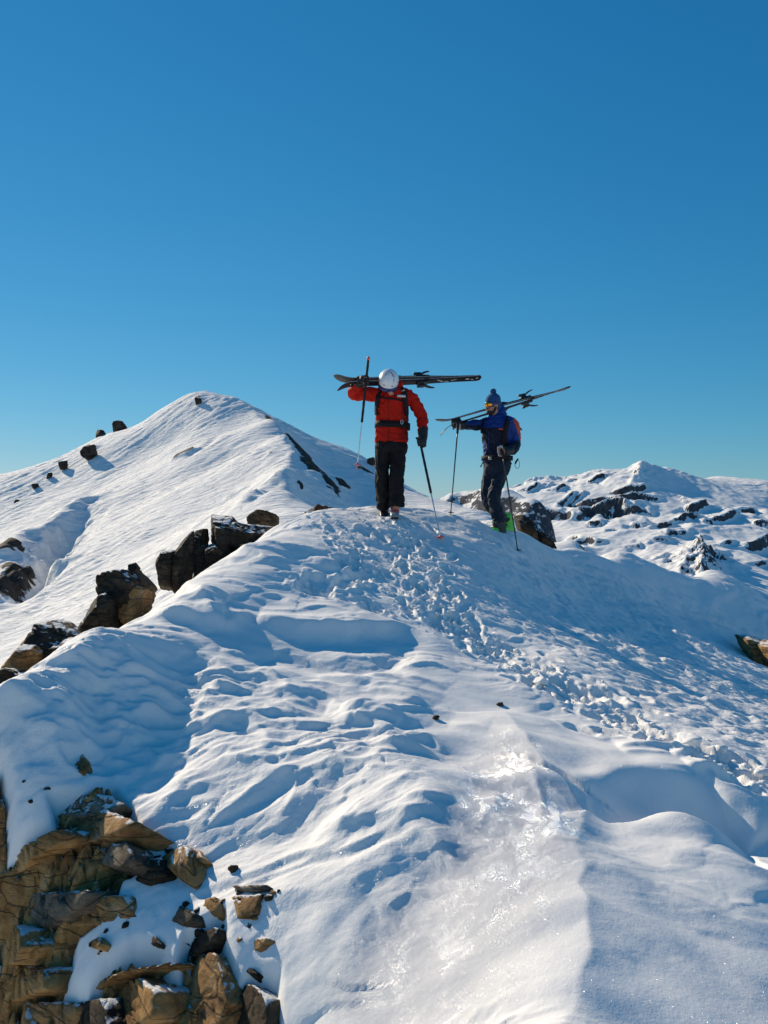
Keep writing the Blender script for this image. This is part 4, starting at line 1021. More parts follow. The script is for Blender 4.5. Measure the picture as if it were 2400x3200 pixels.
def roty(a): c, s = math.cos(a), math.sin(a); return np.array([[c, 0, s], [0, 1., 0], [-s, 0, c]])
def frame(x, y, z): return np.stack([x, y, z], 1)
def torso_ring(c, a, b, yaw=0, n=28, e=.82):
    th = np.linspace(0, 2*np.pi, n, endpoint=False); cs, sn = np.cos(th), np.sin(th)
    P = np.stack([np.sign(cs)*np.abs(cs)**e*a, np.sign(sn)*np.abs(sn)**e*b, 0*cs], 1)
    return P@rotz(yaw).T+np.asarray(c)
def band(path, wid, thick, up_normals):
    """flat webbing: path points, width dir = t x n"""
    B = Blob(); P = np.asarray(path, float); Nn = np.asarray(up_normals, float)
    T = np.gradient(P, axis=0); rings = []
    for p, t, n in zip(P, T, Nn):
        t = unit(t); n = unit(n-t*np.dot(n, t)); w_ = np.cross(t, n)
        rings.append(np.array([p-w_*wid/2, p+w_*wid/2, p+w_*wid/2+n*thick, p-w_*wid/2+n*thick]))
    B.rings(rings); return B

# ---- cloth, gear and skin materials
C_RED = plain('red_shell_fabric', (.44, .012, .004), .7, spec=.15, bump=.25, scale=420, var=.15)
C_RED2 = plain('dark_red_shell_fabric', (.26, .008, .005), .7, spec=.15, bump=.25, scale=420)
C_BLK = plain('black_fabric', (.010, .009, .010), .75, bump=.3, scale=380, var=.3, spec=.25)
C_PANT = plain('black_trouser_fabric', (.014, .012, .012), .8, bump=.3, scale=380, var=.25, spec=.2)
C_BLUE = plain('royal_blue_fabric', (.006, .038, .20), .65, spec=.25, bump=.25, scale=420)
C_NAVY = plain('navy_fabric', (.005, .009, .030), .7, bump=.25, scale=420, spec=.3)
C_TEAL = plain('slate_blue_trouser_fabric', (.006, .015, .032), .7, bump=.3, scale=380, var=.2, spec=.3)
C_GREY = plain('grey_gaiter_fabric', (.06, .055, .05), .8, bump=.3, scale=380)
C_ORNG = plain('orange_red_pack_fabric', (.62, .06, .015), .6, bump=.25, scale=420)
C_SKIN = plain('skin', (.45, .22, .15), .5, bump=.1, scale=300)
C_HAIR = plain('dark_beard_hair', (.022, .012, .008), .7, bump=.6, scale=600)
C_WHITE = plain('white_helmet_shell', (.78, .79, .80), .35, var=.04)
C_SLOT = plain('helmet_vent_dark', (.01, .01, .015), .6)
C_KNIT = plain('blue_knit_wool', (.014, .075, .20), .9, bump=.9, scale=260, var=.3)
C_LENS = plain('mirror_goggle_lens', (.95, .28, .03), .08, metal=1.0, var=.35, scale=90)
C_GFRM = plain('blue_goggle_frame', (.015, .03, .12), .4)
C_GLOV = plain('black_leather_glove', (.012, .011, .011), .55, bump=.3, scale=300)
C_GLVG = plain('pale_grey_leather_palm', (.42, .40, .36), .7, bump=.3, scale=300)
C_GREEN = plain('neon_green_boot_shell', (.10, .62, .06), .35, var=.06)
C_BOOTG = plain('grey_boot_shell', (.30, .30, .30), .35, var=.1)
C_BOOTD = plain('dark_boot_plastic', (.02, .02, .022), .4)
C_BOOTR = plain('red_boot_buckle', (.60, .03, .02), .35)
C_SKI = plain('black_ski_topsheet', (.012, .012, .014), .5, var=.3, scale=60, spec=.2)
C_SKIW = plain('ski_white_print', (.6, .6, .6), .4)
C_EDGE = plain('dull_steel', (.55, .55, .56), .4, metal=.3)
C_BASE = plain('grey_running_base', (.10, .10, .105), .5, spec=.2)
C_BIND = plain('black_binding_plastic', (.014, .013, .014), .4, var=.2)
C_ALU = plain('brushed_aluminium_shaft', (.62, .64, .68), .28, metal=.9)
C_FOAM = plain('black_foam_grip', (.012, .010, .012), .8, bump=.8, scale=150)
C_PBLK = plain('black_pole_shaft', (.012, .012, .014), .35)
C_BASK = plain('orange_red_basket', (.85, .10, .045), .45)

def hand_on(B, c, axis, back, thumb_side, r=.017, grip=.020, scale=1.0, closed=True):
    """a gloved fist round a bar: c = bar centre, axis = bar direction (index finger end), back = from bar to knuckles"""
    ax = unit(axis); bk = unit(np.asarray(back)-ax*np.dot(back, ax)); sd = np.cross(ax, bk)*thumb_side
    s = scale
    palm = c+bk*(grip+.020)*s
    B.ell(palm-sd*.012*s, (.046*s, .024*s, .040*s), frame(ax, bk, np.cross(ax, bk)), 3)
    for k in range(4):
        q = c+ax*(.036-.0235*k)*s; L_ = (.95, 1.05, 1.0, .82)[k]
        p0 = q+bk*(grip+.030)*s+sd*.005*s; p1 = q+bk*(grip+.012)*s+sd*(.042*L_)*s; p2 = q-bk*(grip*.55)*s+sd*(.040*L_)*s; p3 = q-bk*(grip+.016*L_)*s+sd*.010*s
        B.tube([p0, p1, p2, p3], [.0125*s, .0125*s, .0115*s, .010*s], 8, sub=3)
    t0 = c+ax*.030*s+bk*(grip+.006)*s-sd*.030*s; t1 = c+ax*.052*s-bk*.004*s-sd*.026*s; t2 = c+ax*.048*s-bk*(grip+.014)*s+sd*.002*s
    B.tube([t0, t1, t2], [.015*s, .0135*s, .0115*s], 8, sub=3)

def ski_pole(name, top, tip, label, group, grip_len, colors, basket_at=.945, basket_r=.042, shaft=.0075, gripr=.0135):
    top = np.asarray(top, float); tip = np.asarray(tip, float); d = unit(tip-top); Ln = np.linalg.norm(tip-top)
    root = empty(name, tuple(tip)); tag(root, label, 'ski pole', group)
    g, sh, bk = colors; x = unit(np.cross(d, (0, 1, .2)))
    B = Blob(); n = max(6, int(grip_len/.05)); pts = [top+d*grip_len*k/n for k in range(n+1)]
    B.tube(pts, [gripr*(1.0 if k % 2 else 1.12) for k in range(n+1)], 10, up=(0, 1, .1), sub=2); B.build('grip', g, root, 0)
    B = Blob(); B.tube([top+d*(grip_len-.02), top+d*Ln*.5 if grip_len < Ln*.45 else top+d*(grip_len+.05), tip-d*.02], [shaft*1.15, shaft, shaft*.72], 10, up=(0, 1, .1), sub=4, round_=False); B.build('shaft', sh, root, 0)
    B = Blob(); c = top+d*Ln*basket_at; y = np.cross(d, x); th = np.linspace(0, 2*np.pi, 20, endpoint=False); rg = []
    for rr, hh in ((.010, -.014), (.011, -.004), (basket_r*.8, .001), (basket_r, .005), (basket_r*.97, .009), (.010, .007)):
        wob = 1+.10*np.cos(th*5)*(rr > .02)
        rg.append(c+np.outer(np.cos(th)*rr*wob, x)+np.outer(np.sin(th)*rr*wob, y)+d*hh)
    B.rings(rg); B.build('basket', bk, root, 0)
    B = Blob(); B.tube([tip-d*.045, tip-d*.012, tip], [shaft*.95, shaft*.6, .0022], 8, up=(0, 1, .1), sub=2); B.build('tip', bk if bk is C_BASK else sh, root, 0)
    B = Blob(); B.tube([top-d*.004, top+d*.012], [gripr*1.35, gripr*1.3], 10, up=(0, 1, .1), sub=2); B.build('pommel', bk if bk is C_BASK else g, root, 0)
    return root

def ski(name, mid, t, n, length, label, group, seed, tipcurl=.075, toe=.02, wid=.098, print_=True):
    """t = towards the tip, n = out of the topsheet"""
    t = unit(t); n = unit(np.asarray(n)-t*np.dot(n, t)); w_ = np.cross(t, n)
    root = empty(name, tuple(mid)); tag(root, label, 'ski', group)
    S = np.linspace(-.5, .5, 64); prof = []
    B = Blob(); E = Blob(); r1 = []; r2 = []
    for s in S:
        hw = wid/2*(.90+.22*abs(2*s)**2.2)
        if s > .44: hw *= math.sqrt(max(0.02, 1-((s-.44)/.06)**2.4))
        if s < -.475: hw *= math.sqrt(max(.25, 1-((-.475-s)/.025)**2*.7))
        up = tipcurl*max(0, (s-.385)/.115)**2.0 + .006*max(0, (-.46-s)/.04)**2 + .006*(1-(2*s)**2)
        th = .005+.014*math.exp(-(s/.26)**2)
        c = np.asarray(mid)+t*s*length+n*(up+.002)
        r1.append(np.array([c-w_*hw+n*.0022, c+w_*hw+n*.0022, c+w_*hw*.86+n*th, c-w_*hw*.86+n*th]))
        r2.append(np.array([c-w_*(hw+.0012)-n*.001, c+w_*(hw+.0012)-n*.001, c+w_*(hw+.0012)+n*.0030, c-w_*(hw+.0012)+n*.0030]))
    B.rings(r1); top = B.build('topsheet', C_SKI, root, 0); E.rings(r2); E.build('running_base', C_BASE, root, 0)
    for f in top.data.polygons: f.use_smooth = False
    for sg in (-1, 1):
        G = Blob(); G.rings([np.array([q[0 if sg < 0 else 1]+sg*w_*.0012-n*.0006, q[0 if sg < 0 else 1]+sg*w_*.0024-n*.0006, q[0 if sg < 0 else 1]+sg*w_*.0024+n*.0030, q[0 if sg < 0 else 1]+sg*w_*.0012+n*.0030]) for q in r2[2:-3]]); G.build('steel_edge', C_EDGE, root, 0)
    M3 = frame(t, w_, n)
    def P(s, a, h): return np.asarray(mid)+t*s*length+w_*a+n*h
    b = Blob(); b.box(P(toe+.085, 0, .040), (.050, .026, .012), M3, (.8, .8)); b.box(P(toe+.080, 0, .028), (.060, .034, .010), M3); b.ell(P(toe+.100, 0, .052), (.034, .030, .016), M3); b.tube([P(toe+.105, -.028, .045), P(toe+.118, 0, .060), P(toe+.105, .028, .045)], [.008, .009, .008], 8, up=n)
    b.build('toe_piece', C_BIND, root, .006, 1)
    b = Blob(); b.box(P(toe-.095, 0, .030), (.075, .033, .014), M3); b.box(P(toe-.085, 0, .062), (.034, .028, .026), M3, (.7, .8)); b.ell(P(toe-.062, 0, .078), (.026, .026, .016), M3); b.tube([P(toe-.10, 0, .070), P(toe-.135, 0, .098), P(toe-.165, 0, .108)], [(.022, .012), (.020, .010), (.012, .006)], 10, up=n)
    hp = b.build('heel_piece', C_BIND, root, .006, 1)
    for sg in (-1, 1):
        b = Blob(); b.tube([P(toe-.075, sg*.045, .030), P(toe-.105, sg*.058, .020), P(toe-.135, sg*.060, .008)], [.0045, .0045, .009], 8, up=n)
        b.build('brake_arm', C_BIND, root, 0)
    if print_:
        rs_ = np.random.RandomState(seed)
        for s, a, l, h in ((-.40, .006, .050, .020), (-.44, -.010, .040, .014), (-.30, .004, .070, .010), (-.25, -.012, .06, .012), (-.47, .012, .02, .03), (-.20, .01, .10, .012), (.405, .0, .014, .016)):
            b = Blob(); th = .0062+.014*math.exp(-(s/.26)**2)+.002+.006*(1-(2*s)**2)+tipcurl*max(0, (s-.385)/.115)**2+.006*max(0, (-.46-s)/.04)**2
            b.box(P(s, a, th+.0006), (l/2, h/2, .0008), M3@rotz(rs_.uniform(-.5, .5))); b.build('print_mark', C_SKIW, root, 0)
    return root, (lambda s, a, h: P(s, a, h)), M3

def text_on(word, size, c, M3, mat, parent):
    cu = bpy.data.curves.new('lettering', 'FONT'); cu.body = word; cu.size = size; cu.extrude = .0006; cu.align_x = 'CENTER'; cu.align_y = 'CENTER'
    tmp = bpy.data.objects.new('tmp', cu); COL.objects.link(tmp); dg = bpy.context.evaluated_depsgraph_get(); dg.update()
    me = bpy.data.meshes.new_from_object(tmp.evaluated_get(dg)); bpy.data.objects.remove(tmp)
    o = link('lettering', me, mat, parent); M = Matrix(np.asarray(M3).tolist()).to_4x4(); o.matrix_local = Matrix.Translation(Vector(np.asarray(c)-np.array(parent.location))) @ M
    return o

# ------------------------------------------------------------------ the skier in red
def rc(x, y, Y): return at(1020+x*.2759, 1090+y*.2759, Y)
red = empty('person', tuple(rc(735, 1880, 9.5)))
tag(red, 'person in red jacket, black trousers and white helmet walking with bowed head', 'person')
K = .2759/FPX*9.6
TR = [(1058, 735, 192, 9.60, .138), (1040, 735, 192, 9.60, .138), (960, 735, 186, 9.60, .132), (875, 738, 176, 9.58, .125), (760, 738, 176, 9.55, .128), (650, 738, 180, 9.52, .135), (570, 745, 186, 9.50, .132), (510, 752, 172, 9.50, .115), (470, 752, 120, 9.49, .095), (440, 748, 72, 9.47, .075)]
def red_front(x, y, off=0.0):
    t = np.array(sorted(TR)); a = [np.interp(y, t[:, 0], t[:, k]) for k in (1, 2, 3, 4)]
    q = min(.995, abs(x-a[0])/a[1]); z = (1-q**2.44)**(1/2.44)
    p = rc(x, y, a[2]); p[1] = a[2]-a[3]*z-off
    nn = unit(np.array([(x-a[0])/a[1]*.6, -max(z, .15), 0])); return p, nn
# body: one continuous figure under the clothes
B = Blob()
B.rings([torso_ring(rc(c, y, Y), w_*K*.70, d*.70) for y, c, w_, Y, d in TR[:-1]])
B.tube([rc(748, 480, 9.50), rc(735, 400, 9.46)], [.056, .054], 12, up=(1, 0, 0))
B.ell(rc(722, 395, 9.43), (.074, .098, .088), rotx(-.35), 3)
B.ell(rc(733, 505, 9.365), (.034, .026, .026)); B.ell(rc(728, 470, 9.345), (.013, .018, .020)); 
for sx in (-1, 1): B.ell(rc(722+sx*76, 400, 9.45), (.010, .020, .030))
B.tube([rc(612, 525, 9.51), rc(470, 528, 9.49), rc(318, 512, 9.46), rc(350, 440, 9.36), rc(395, 375, 9.29)], [.055, .050, .042, .036, .030], 12)
B.tube([rc(925, 535, 9.53), rc(1010, 640, 9.58), rc(1080, 760, 9.60), rc(1090, 880, 9.55), rc(1092, 985, 9.49)], [.058, .050, .043, .036, .030], 12)
hand_on(B, rc(428, 368, 9.245), rc(460, 200, 9.245)-rc(428, 368, 9.245), (0, .9, .3), 1, scale=.9)
hand_on(B, rc(1062, 1065, 9.44), rc(1050, 990, 9.46)-rc(1075, 1130, 9.42), (.8, .5, 0), -1, scale=.9)
for hx, kx, ax, ky, ay, Yf in ((650, 632, 648, 9.58, 9.62, 9.64), (820, 798, 790, 9.50, 9.46, 9.46)):
    B.tube([rc(hx, 1060, 9.60), rc((hx+kx)/2, 1260, (9.60+ky)/2), rc(kx, 1450, ky), rc((kx+ax)/2, 1630, (ky+ay)/2+.02), rc(ax, 1800, ay)], [.068, .060, .050, .046, .042], 12)
B.build('body', C_SKIN, red, .010, 3)
# trousers
B = Blob()
B.rings([torso_ring(rc(735, y, 9.60), w_*K, d) for y, w_, d in ((1000, 150, .105), (1050, 168, .118), (1120, 180, .132), (1175, 172, .12))])
B.tube([rc(645, 1090, 9.60), rc(632, 1260, 9.59), rc(628, 1450, 9.57), rc(640, 1620, 9.60), rc(648, 1770, 9.62), rc(650, 1800, 9.63)], [(.090, .105), (.083, .098), (.076, .090), (.080, .092), (.082, .096), (.078, .095)], 18, round_=False)
B.tube([rc(822, 1090, 9.60), rc(812, 1260, 9.56), rc(798, 1450, 9.50), rc(796, 1620, 9.49), rc(797, 1750, 9.48), rc(795, 1785, 9.48)], [(.090, .105), (.086, .098), (.082, .092), (.083, .094), (.088, .10), (.084, .098)], 18, round_=False)
B.ell(rc(862, 1500, 9.49), (.020, .055, .055)); B.ell(rc(865, 1760, 9.49), (.022, .05, .02))
B.build('trousers', C_PANT, red, 0.0105, 2, .016, .095, 11, wdir=(1, 1, .75))
# jacket
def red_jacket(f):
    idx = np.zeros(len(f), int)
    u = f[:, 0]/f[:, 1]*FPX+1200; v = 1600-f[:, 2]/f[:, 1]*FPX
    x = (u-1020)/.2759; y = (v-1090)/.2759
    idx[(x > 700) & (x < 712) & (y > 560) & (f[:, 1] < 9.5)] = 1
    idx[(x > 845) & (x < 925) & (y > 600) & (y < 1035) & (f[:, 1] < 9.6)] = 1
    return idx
B = Blob()
B.rings([torso_ring(rc(c, y, Y), w_*K, d) for y, c, w_, Y, d in TR])
B.tube([rc(640, 520, 9.51), rc(560, 520, 9.50), rc(440, 512, 9.48), rc(318, 505, 9.455), rc(318, 470, 9.41), rc(350, 430, 9.35), rc(380, 395, 9.305)], [.080, .080, .082, .075, .068, .060, .050], 16)
B.tube([rc(905, 525, 9.52), rc(960, 560, 9.54), rc(1025, 660, 9.58), rc(1080, 770, 9.60), rc(1088, 860, 9.57), rc(1090, 935, 9.53)], [.080, .078, .070, .064, .060, .056], 16)
B.tube([rc(760, 480, 9.52), rc(755, 440, 9.50), rc(748, 425, 9.48)], [(.098, .085), (.082, .078), (.078, .075)], 16, up=(0, 1, 0))   # collar
B.ell(rc(838, 415, 9.50), (.030, .05, .055))
B.build('jacket', C_RED, red, 0.0105, 2, .015, .085, 5, mats=[C_RED2], pick=red_jacket)
# helmet: bowl tilted forward over the bowed head
hc = rc(706, 352, 9.40); Rh = roty(.10)@rotx(.62)
V, F = ICO[5]; P = V.copy(); 
P = P*np.array([.115, .140, .122]); P[:, 2] = np.maximum(P[:, 2], -.052+.03*np.clip(-P[:, 1]/.14, -1, 1)*0)
rim = P[:, 2] < -.03; P[rim, :2] *= 1.015
me = new_mesh('helmet', P@Rh.T+(hc-np.array(red.location)), F); helmet = link('helmet', me, C_WHITE, red)
def on_helmet(az, el):
    d = np.array([math.sin(az)*math.cos(el), -math.cos(az)*math.cos(el), math.sin(el)]); r = 1/np.sqrt(((d/np.array([.115, .140, .122]))**2).sum()); return d*r, unit(d/np.array([.115, .140, .122])**2)
for az, el, ln in [(.42, 1.15, .012), (.52, 1.0, .012), (.57, .86, .013), (.60, .72, .013), (.55, .50, .009), (.50, .38, .008), (.45, .26, .007), (-.30, 1.15, .012), (-.42, 1.0, .012), (-.50, .85, .012), (1.05, .10, .016), (-.95, .15, .010), (-.35, -.05, .012), (.35, -.08, .014)]:
    p, n = on_helmet(az, el); x = unit(np.cross(n, (0, 0, 1.))); y = np.cross(n, x)
    b = Blob(); b.ell(p@Rh.T+hc, (.0045, ln, .004), Rh@frame(x, y, n)@rotz(.5 if el > .2 else 1.4), 2)
    o = b.build('vent', C_SLOT, None, 0); o.parent = helmet; o.location = np.array(o.location)-np.array(red.location)
# goggles under the rim
B = Blob()
th = np.linspace(-1.25, 1.25, 15); B.tube([hc+Rh@np.array([.108*math.sin(a), -.128*math.cos(a), -.066]) for a in th], [(.012, .026)]*15, 10, up=tuple(Rh@np.array([0, 0, 1.])), sub=2)
B.build('goggles', C_GFRM, red, 0)
# gloves
B = Blob(); hand_on(B, rc(428, 368, 9.245), rc(460, 200, 9.245)-rc(428, 368, 9.245), (.1, .85, .35), 1, scale=1.12)
B.ell(rc(375, 352, 9.29), (.055, .05, .046)); B.ell(rc(425, 345, 9.29), (.06, .045, .048)); B.tube([rc(372, 400, 9.31), rc(380, 370, 9.30)], [.056, .052], 14)
B.build('glove', C_GLOV, red, .006, 2)
B = Blob(); hand_on(B, rc(1062, 1065, 9.44), rc(1050, 990, 9.46)-rc(1075, 1130, 9.42), (.85, .5, 0), -1, scale=1.15)
B.tube([rc(1090, 925, 9.53), rc(1094, 975, 9.51), rc(1095, 1030, 9.48)], [.060, .056, .046], 14); B.ell(rc(1095, 1055, 9.47), (.042, .04, .06))
B.build('glove', C_GLOV, red, .006, 2)
# boots: shell, cuff, buckles
def ski_boot(name, heel, toe, parent, shell, trim, buckle, h=.20, wid=.052):
    heel = np.asarray(heel, float); toe = np.asarray(toe, float); f = unit(toe-heel); upv = np.array([0, 0, 1.]); s = np.cross(f, upv); Ln = np.linalg.norm(toe-heel)
    B = Blob(); rg = []
    for k, (a, top, hw) in enumerate(((0, .075, .6), (.06, .10, .85), (.25, .105, .92), (.5, .098, .98), (.68, .078, 1.05), (.85, .066, 1.0), (.95, .055, .8), (1.0, .035, .5))):
        c = heel+f*a*Ln; th = np.linspace(0, 2*np.pi, 16, endpoint=False); cs, sn = np.cos(th), np.sin(th); e = .6
        rg.append(np.array([c+s*np.sign(q)*abs(q)**e*wid*hw+upv*(top/2+np.sign(r)*abs(r)**e*top/2) for q, r in zip(cs, sn)]))
    B.rings(rg)
    B.tube([heel+f*.27*Ln+upv*.07, heel+f*.32*Ln+upv*.14, heel+f*.40*Ln+upv*h], [(wid*1.0, .075), (wid*.98, .072), (wid*1.05, .075)], 16, up=f)
    b = B.build(name, shell, parent, .007, 2)
    for nm, a, hl in (('heel_lug', .12, .030), ('toe_lug', .74, .082)):
        B = Blob(); B.box(heel+f*a*Ln+upv*.012, (hl, wid*.83, .012), frame(f, s, upv)); o = B.build(nm, trim, None, 0); o.parent = b; o.location = np.array(o.location)-np.array(parent.location)
    for a, z, l in ((.66, .085, .030), (.50, .108, .034), (.55, .165, .036)):
        B = Blob(); c = heel+f*a*Ln+upv*z; B.box(c, (.010, wid*.95, .006), frame(f, s, upv)@roty(-.3)); o = B.build('buckle', buckle, None, 0); o.parent = b; o.location = np.array(o.location)-np.array(parent.location)
    return b
def snow_at(p, sink=.0): p = np.array(p, float); p[2] = gz(p[0], p[1])-sink; return p
ski_boot('boot', snow_at(rc(780, 1870, 9.60), .02), snow_at(rc(772, 1885, 9.31), .0), red, C_BOOTG, C_BOOTD, C_BOOTR, h=.25)
ski_boot('boot', snow_at(rc(660, 1840, 9.74), .03), snow_at(rc(652, 1850, 9.46), .04), red, C_BOOTD, C_BOOTD, C_BOOTG)
# backpack worn by the skier in red
pack = empty('backpack', tuple(rc(745, 850, 9.75))); tag(pack, 'black backpack worn by the skier in red', 'backpack')
B = Blob(); B.rings([torso_ring(rc(750, y, 9.74), w_*K, d) for y, w_, d in ((880, 150, .07), (820, 185, .10), (700, 178, .11), (580, 150, .11), (500, 130, .09))]); B.build('pack_body', C_BLK, pack, .011, 4, .006, .06, 3)
def strap(pts, wid, off=.012, mat=C_BLK, name='shoulder_strap', thick=.014):
    P_ = smooth_line(np.array(pts, float), 6); pp = []; nn = []
    for x, y in P_:
        p, n = red_front(x, y, off); pp.append(p); nn.append(n)
    return band(pp, wid, thick, nn).build(name, mat, pack, 0)
strap([(628, 468), (598, 520), (585, 590), (572, 680), (575, 760)], .055)
strap([(862, 462), (880, 520), (886, 590), (900, 680), (905, 760)], .060)
strap([(586, 560), (660, 578), (740, 585), (810, 598), (880, 610)], .020, .014, name='sternum_strap', thick=.008)
th = np.linspace(0, 2*np.pi, 49); pp = []; nn = []
for a in th:
    e = .82; cs, sn = math.cos(a), math.sin(a); yy = 872+14*math.cos(a+2.7)*-1
    p = rc(738+10, yy, 9.58)+np.array([np.sign(cs)*abs(cs)**e*(178*K+.008), np.sign(sn)*abs(sn)**e*.138, 0]); pp.append(p); nn.append((cs, sn, 0))
band(pp, .072, .016, nn).build('hip_belt', C_BLK, pack, 0)
p, n = red_front(852, 845, .034); b = Blob(); th = np.linspace(0, 2*np.pi, 13); b.tube([p+np.array([.014*math.cos(a), -.002, .022*math.sin(a)]) for a in th], [.004]*13, 6, up=(0, 1, 0), sub=2); b.build('buckle', C_EDGE, pack, 0)
p, n = red_front(846, 556, .034); b = Blob(); b.box(p, (.047, .004, .0125), roty(.06)); b.build('badge', C_SKIW, pack, 0)
p, n = red_front(866, 490, .034); b = Blob(); b.box(p, (.020, .004, .008), roty(-.45)); b.build('strap_tag', C_GLVG, pack, 0)
# skis on the shoulder, base to base
tA = at(1048, 1196, 9.20); tB = at(1501, 1181, 9.98); mid = (tA+tB)/2; tdir = tA-tB; Lr = np.linalg.norm(tdir)
nl = np.array([-.02, -.48, -.87])
r1, P1, M1 = ski('ski', mid+np.array([0, -.006, -.010])*1.0, tdir+np.array([0, 0, -.02]), nl, Lr, 'lower black ski of the pair on red skier\'s shoulders, tip pointing down', 'skis carried by the skier in red', 3)
r2, P2, M2 = ski('ski', mid+np.array([0, .006, .010]), tdir+np.array([0, 0, .02]), -nl, Lr, 'upper black ski of the pair on red skier\'s shoulders, tip pointing up', 'skis carried by the skier in red', 4)
text_on('ATRIC', .034, P1(.355, .004, .0135), M1@rotz(math.pi), C_SKIW, r1)
text_on('NCF', .034, P1(.235, .004, .0155), M1@rotz(math.pi), C_SKIW, r1)
ski_pole('ski_pole', rc(476, 108, 9.235), rc(345, 1372, 9.262), 'ski pole held upright in red skier\'s raised hand, orange basket in the air', 'poles of the skier in red', .705, (C_FOAM, C_ALU, C_BASK), .948)
pt = rc(1302, 2128, 9.14); pt[2] = gz(pt[0], pt[1])-.03
ski_pole('ski_pole', rc(1052, 1010, 9.455), pt, 'ski pole planted in the snow by red skier\'s lowered hand', 'poles of the skier in red', .66, (C_FOAM, C_ALU, C_BASK), .95)

# ------------------------------------------------------------------ the skier in blue
def bc(x, y, Y): return at(1340+x*.2893, 1180+y*.2893, Y)
blue = empty('person', tuple(bc(780, 1620, 10.4)))
tag(blue, 'bearded person in blue jacket, pompom hat and orange goggles facing left', 'person')
KB = .2893/FPX*10.4; YW = -.62
TB = [(945, 742, .172, 10.40, .150), (900, 738, .172, 10.40, .150), (850, 735, .165, 10.40, .140), (740, 735, .172, 10.39, .142), (620, 735, .186, 10.37, .150), (540, 740, .196, 10.36, .145), (480, 745, .185, 10.36, .125), (440, 745, .120, 10.36, .105), (410, 735, .085, 10.34, .085)]
def blue_front(x, y, off=0.0):
    """a point on the camera side of the torso"""
    t = np.array(sorted(TB)); c, a, Yc, b = [np.interp(y, t[:, 0], t[:, k]) for k in (1, 2, 3, 4)]
    p0 = bc(c, y, Yc); X = (x-c)*KB
    th = np.linspace(0, 2*np.pi, 361); Rr = torso_ring((0, 0, 0), a, b, YW, 360)
    m = Rr[:, 1] < a*math.sin(-YW)*np.sign(Rr[:, 0])*0+.02
    k = np.argmin(np.where(m, np.abs(Rr[:, 0]-X), 9)); n = unit(np.array([Rr[k, 0]*.7, Rr[k, 1], 0])); return p0+Rr[k]+n*off, n
B = Blob()
B.rings([torso_ring(bc(c, y, Y), a*.72, b*.72, YW) for y, c, a, Y, b in TB[:-1]])
B.tube([bc(738, 440, 10.36), bc(700, 350, 10.33)], [.056, .054], 12, up=(1, 0, 0))
FW = unit((-.80, -.58, -.12)); SW = unit(np.cross(FW, (0, 0, 1))); UW = np.cross(SW, FW); HB = frame(SW, FW, UW)   # face direction
hb = bc(692, 300, 10.34)
B.ell(hb+UW*.012, (.074, .094, .100), HB, 3); B.ell(hb+FW*.030-UW*.068, (.055, .060, .050), HB, 3)
B.tube([hb+FW*.090+UW*.018, hb+FW*.110-UW*.016, hb+FW*.098-UW*.026], [.010, .014, .012], 8, up=SW)
for sg in (-1, 1):
    B.ell(hb+SW*sg*.075-UW*.005, (.010, .020, .030), HB); B.ell(hb+SW*sg*.040+FW*.072-UW*.03, (.022, .018, .020), HB)
B.tube([hb+FW*.096-UW*.055-SW*.022, hb+FW*.102-UW*.053, hb+FW*.096-UW*.055+SW*.022], [.006, .008, .006], 8, up=UW)
B.tube([bc(625, 500, 10.44), bc(550, 515, 10.42), bc(470, 515, 10.39), bc(400, 508, 10.36), bc(345, 505, 10.34)], [.055, .048, .042, .036, .030], 12)
B.tube([bc(862, 490, 10.28), bc(895, 600, 10.33), bc(932, 705, 10.33), bc(890, 765, 10.20), bc(835, 790, 10.10)], [.056, .050, .043, .036, .030], 12)
hand_on(B, bc(305, 505, 10.30), bc(200, 545, 10.26)-bc(400, 465, 10.34), (0, -.55, .8), 1, scale=.9, grip=.030)
hand_on(B, bc(790, 800, 10.03), bc(785, 740, 10.03)-bc(800, 850, 10.02), (.7, .1, .0), 1, scale=.9)
B.tube([bc(670, 930, 10.44), bc(640, 1120, 10.42), bc(632, 1300, 10.40), bc(740, 1440, 10.48), bc(855, 1560, 10.52)], [.068, .060, .050, .046, .042], 12)
B.tube([bc(775, 930, 10.38), bc(740, 1110, 10.33), bc(705, 1290, 10.28), bc(735, 1440, 10.32), bc(760, 1590, 10.34)], [.068, .060, .050, .046, .042], 12)
B.build('body', C_SKIN, blue, .009, 3)
# beard
B = Blob(); B.ell(hb+FW*.036-UW*.082, (.058, .058, .038), HB, 3); B.ell(hb+FW*.088-UW*.078, (.030, .020, .026), HB, 3)
B.tube([hb+SW*.062+FW*.012-UW*.02, hb+SW*.060+FW*.030-UW*.06], [.014, .018], 8, up=FW); B.tube([hb-SW*.062+FW*.012-UW*.02, hb-SW*.060+FW*.030-UW*.06], [.014, .018], 8, up=FW)
B.tube([hb+FW*.104-UW*.040-SW*.028, hb+FW*.112-UW*.037, hb+FW*.104-UW*.040+SW*.028], [.006, .008, .006], 8, up=UW)
B.build('beard', C_HAIR, blue, .006, 2, .003, .02, 9)
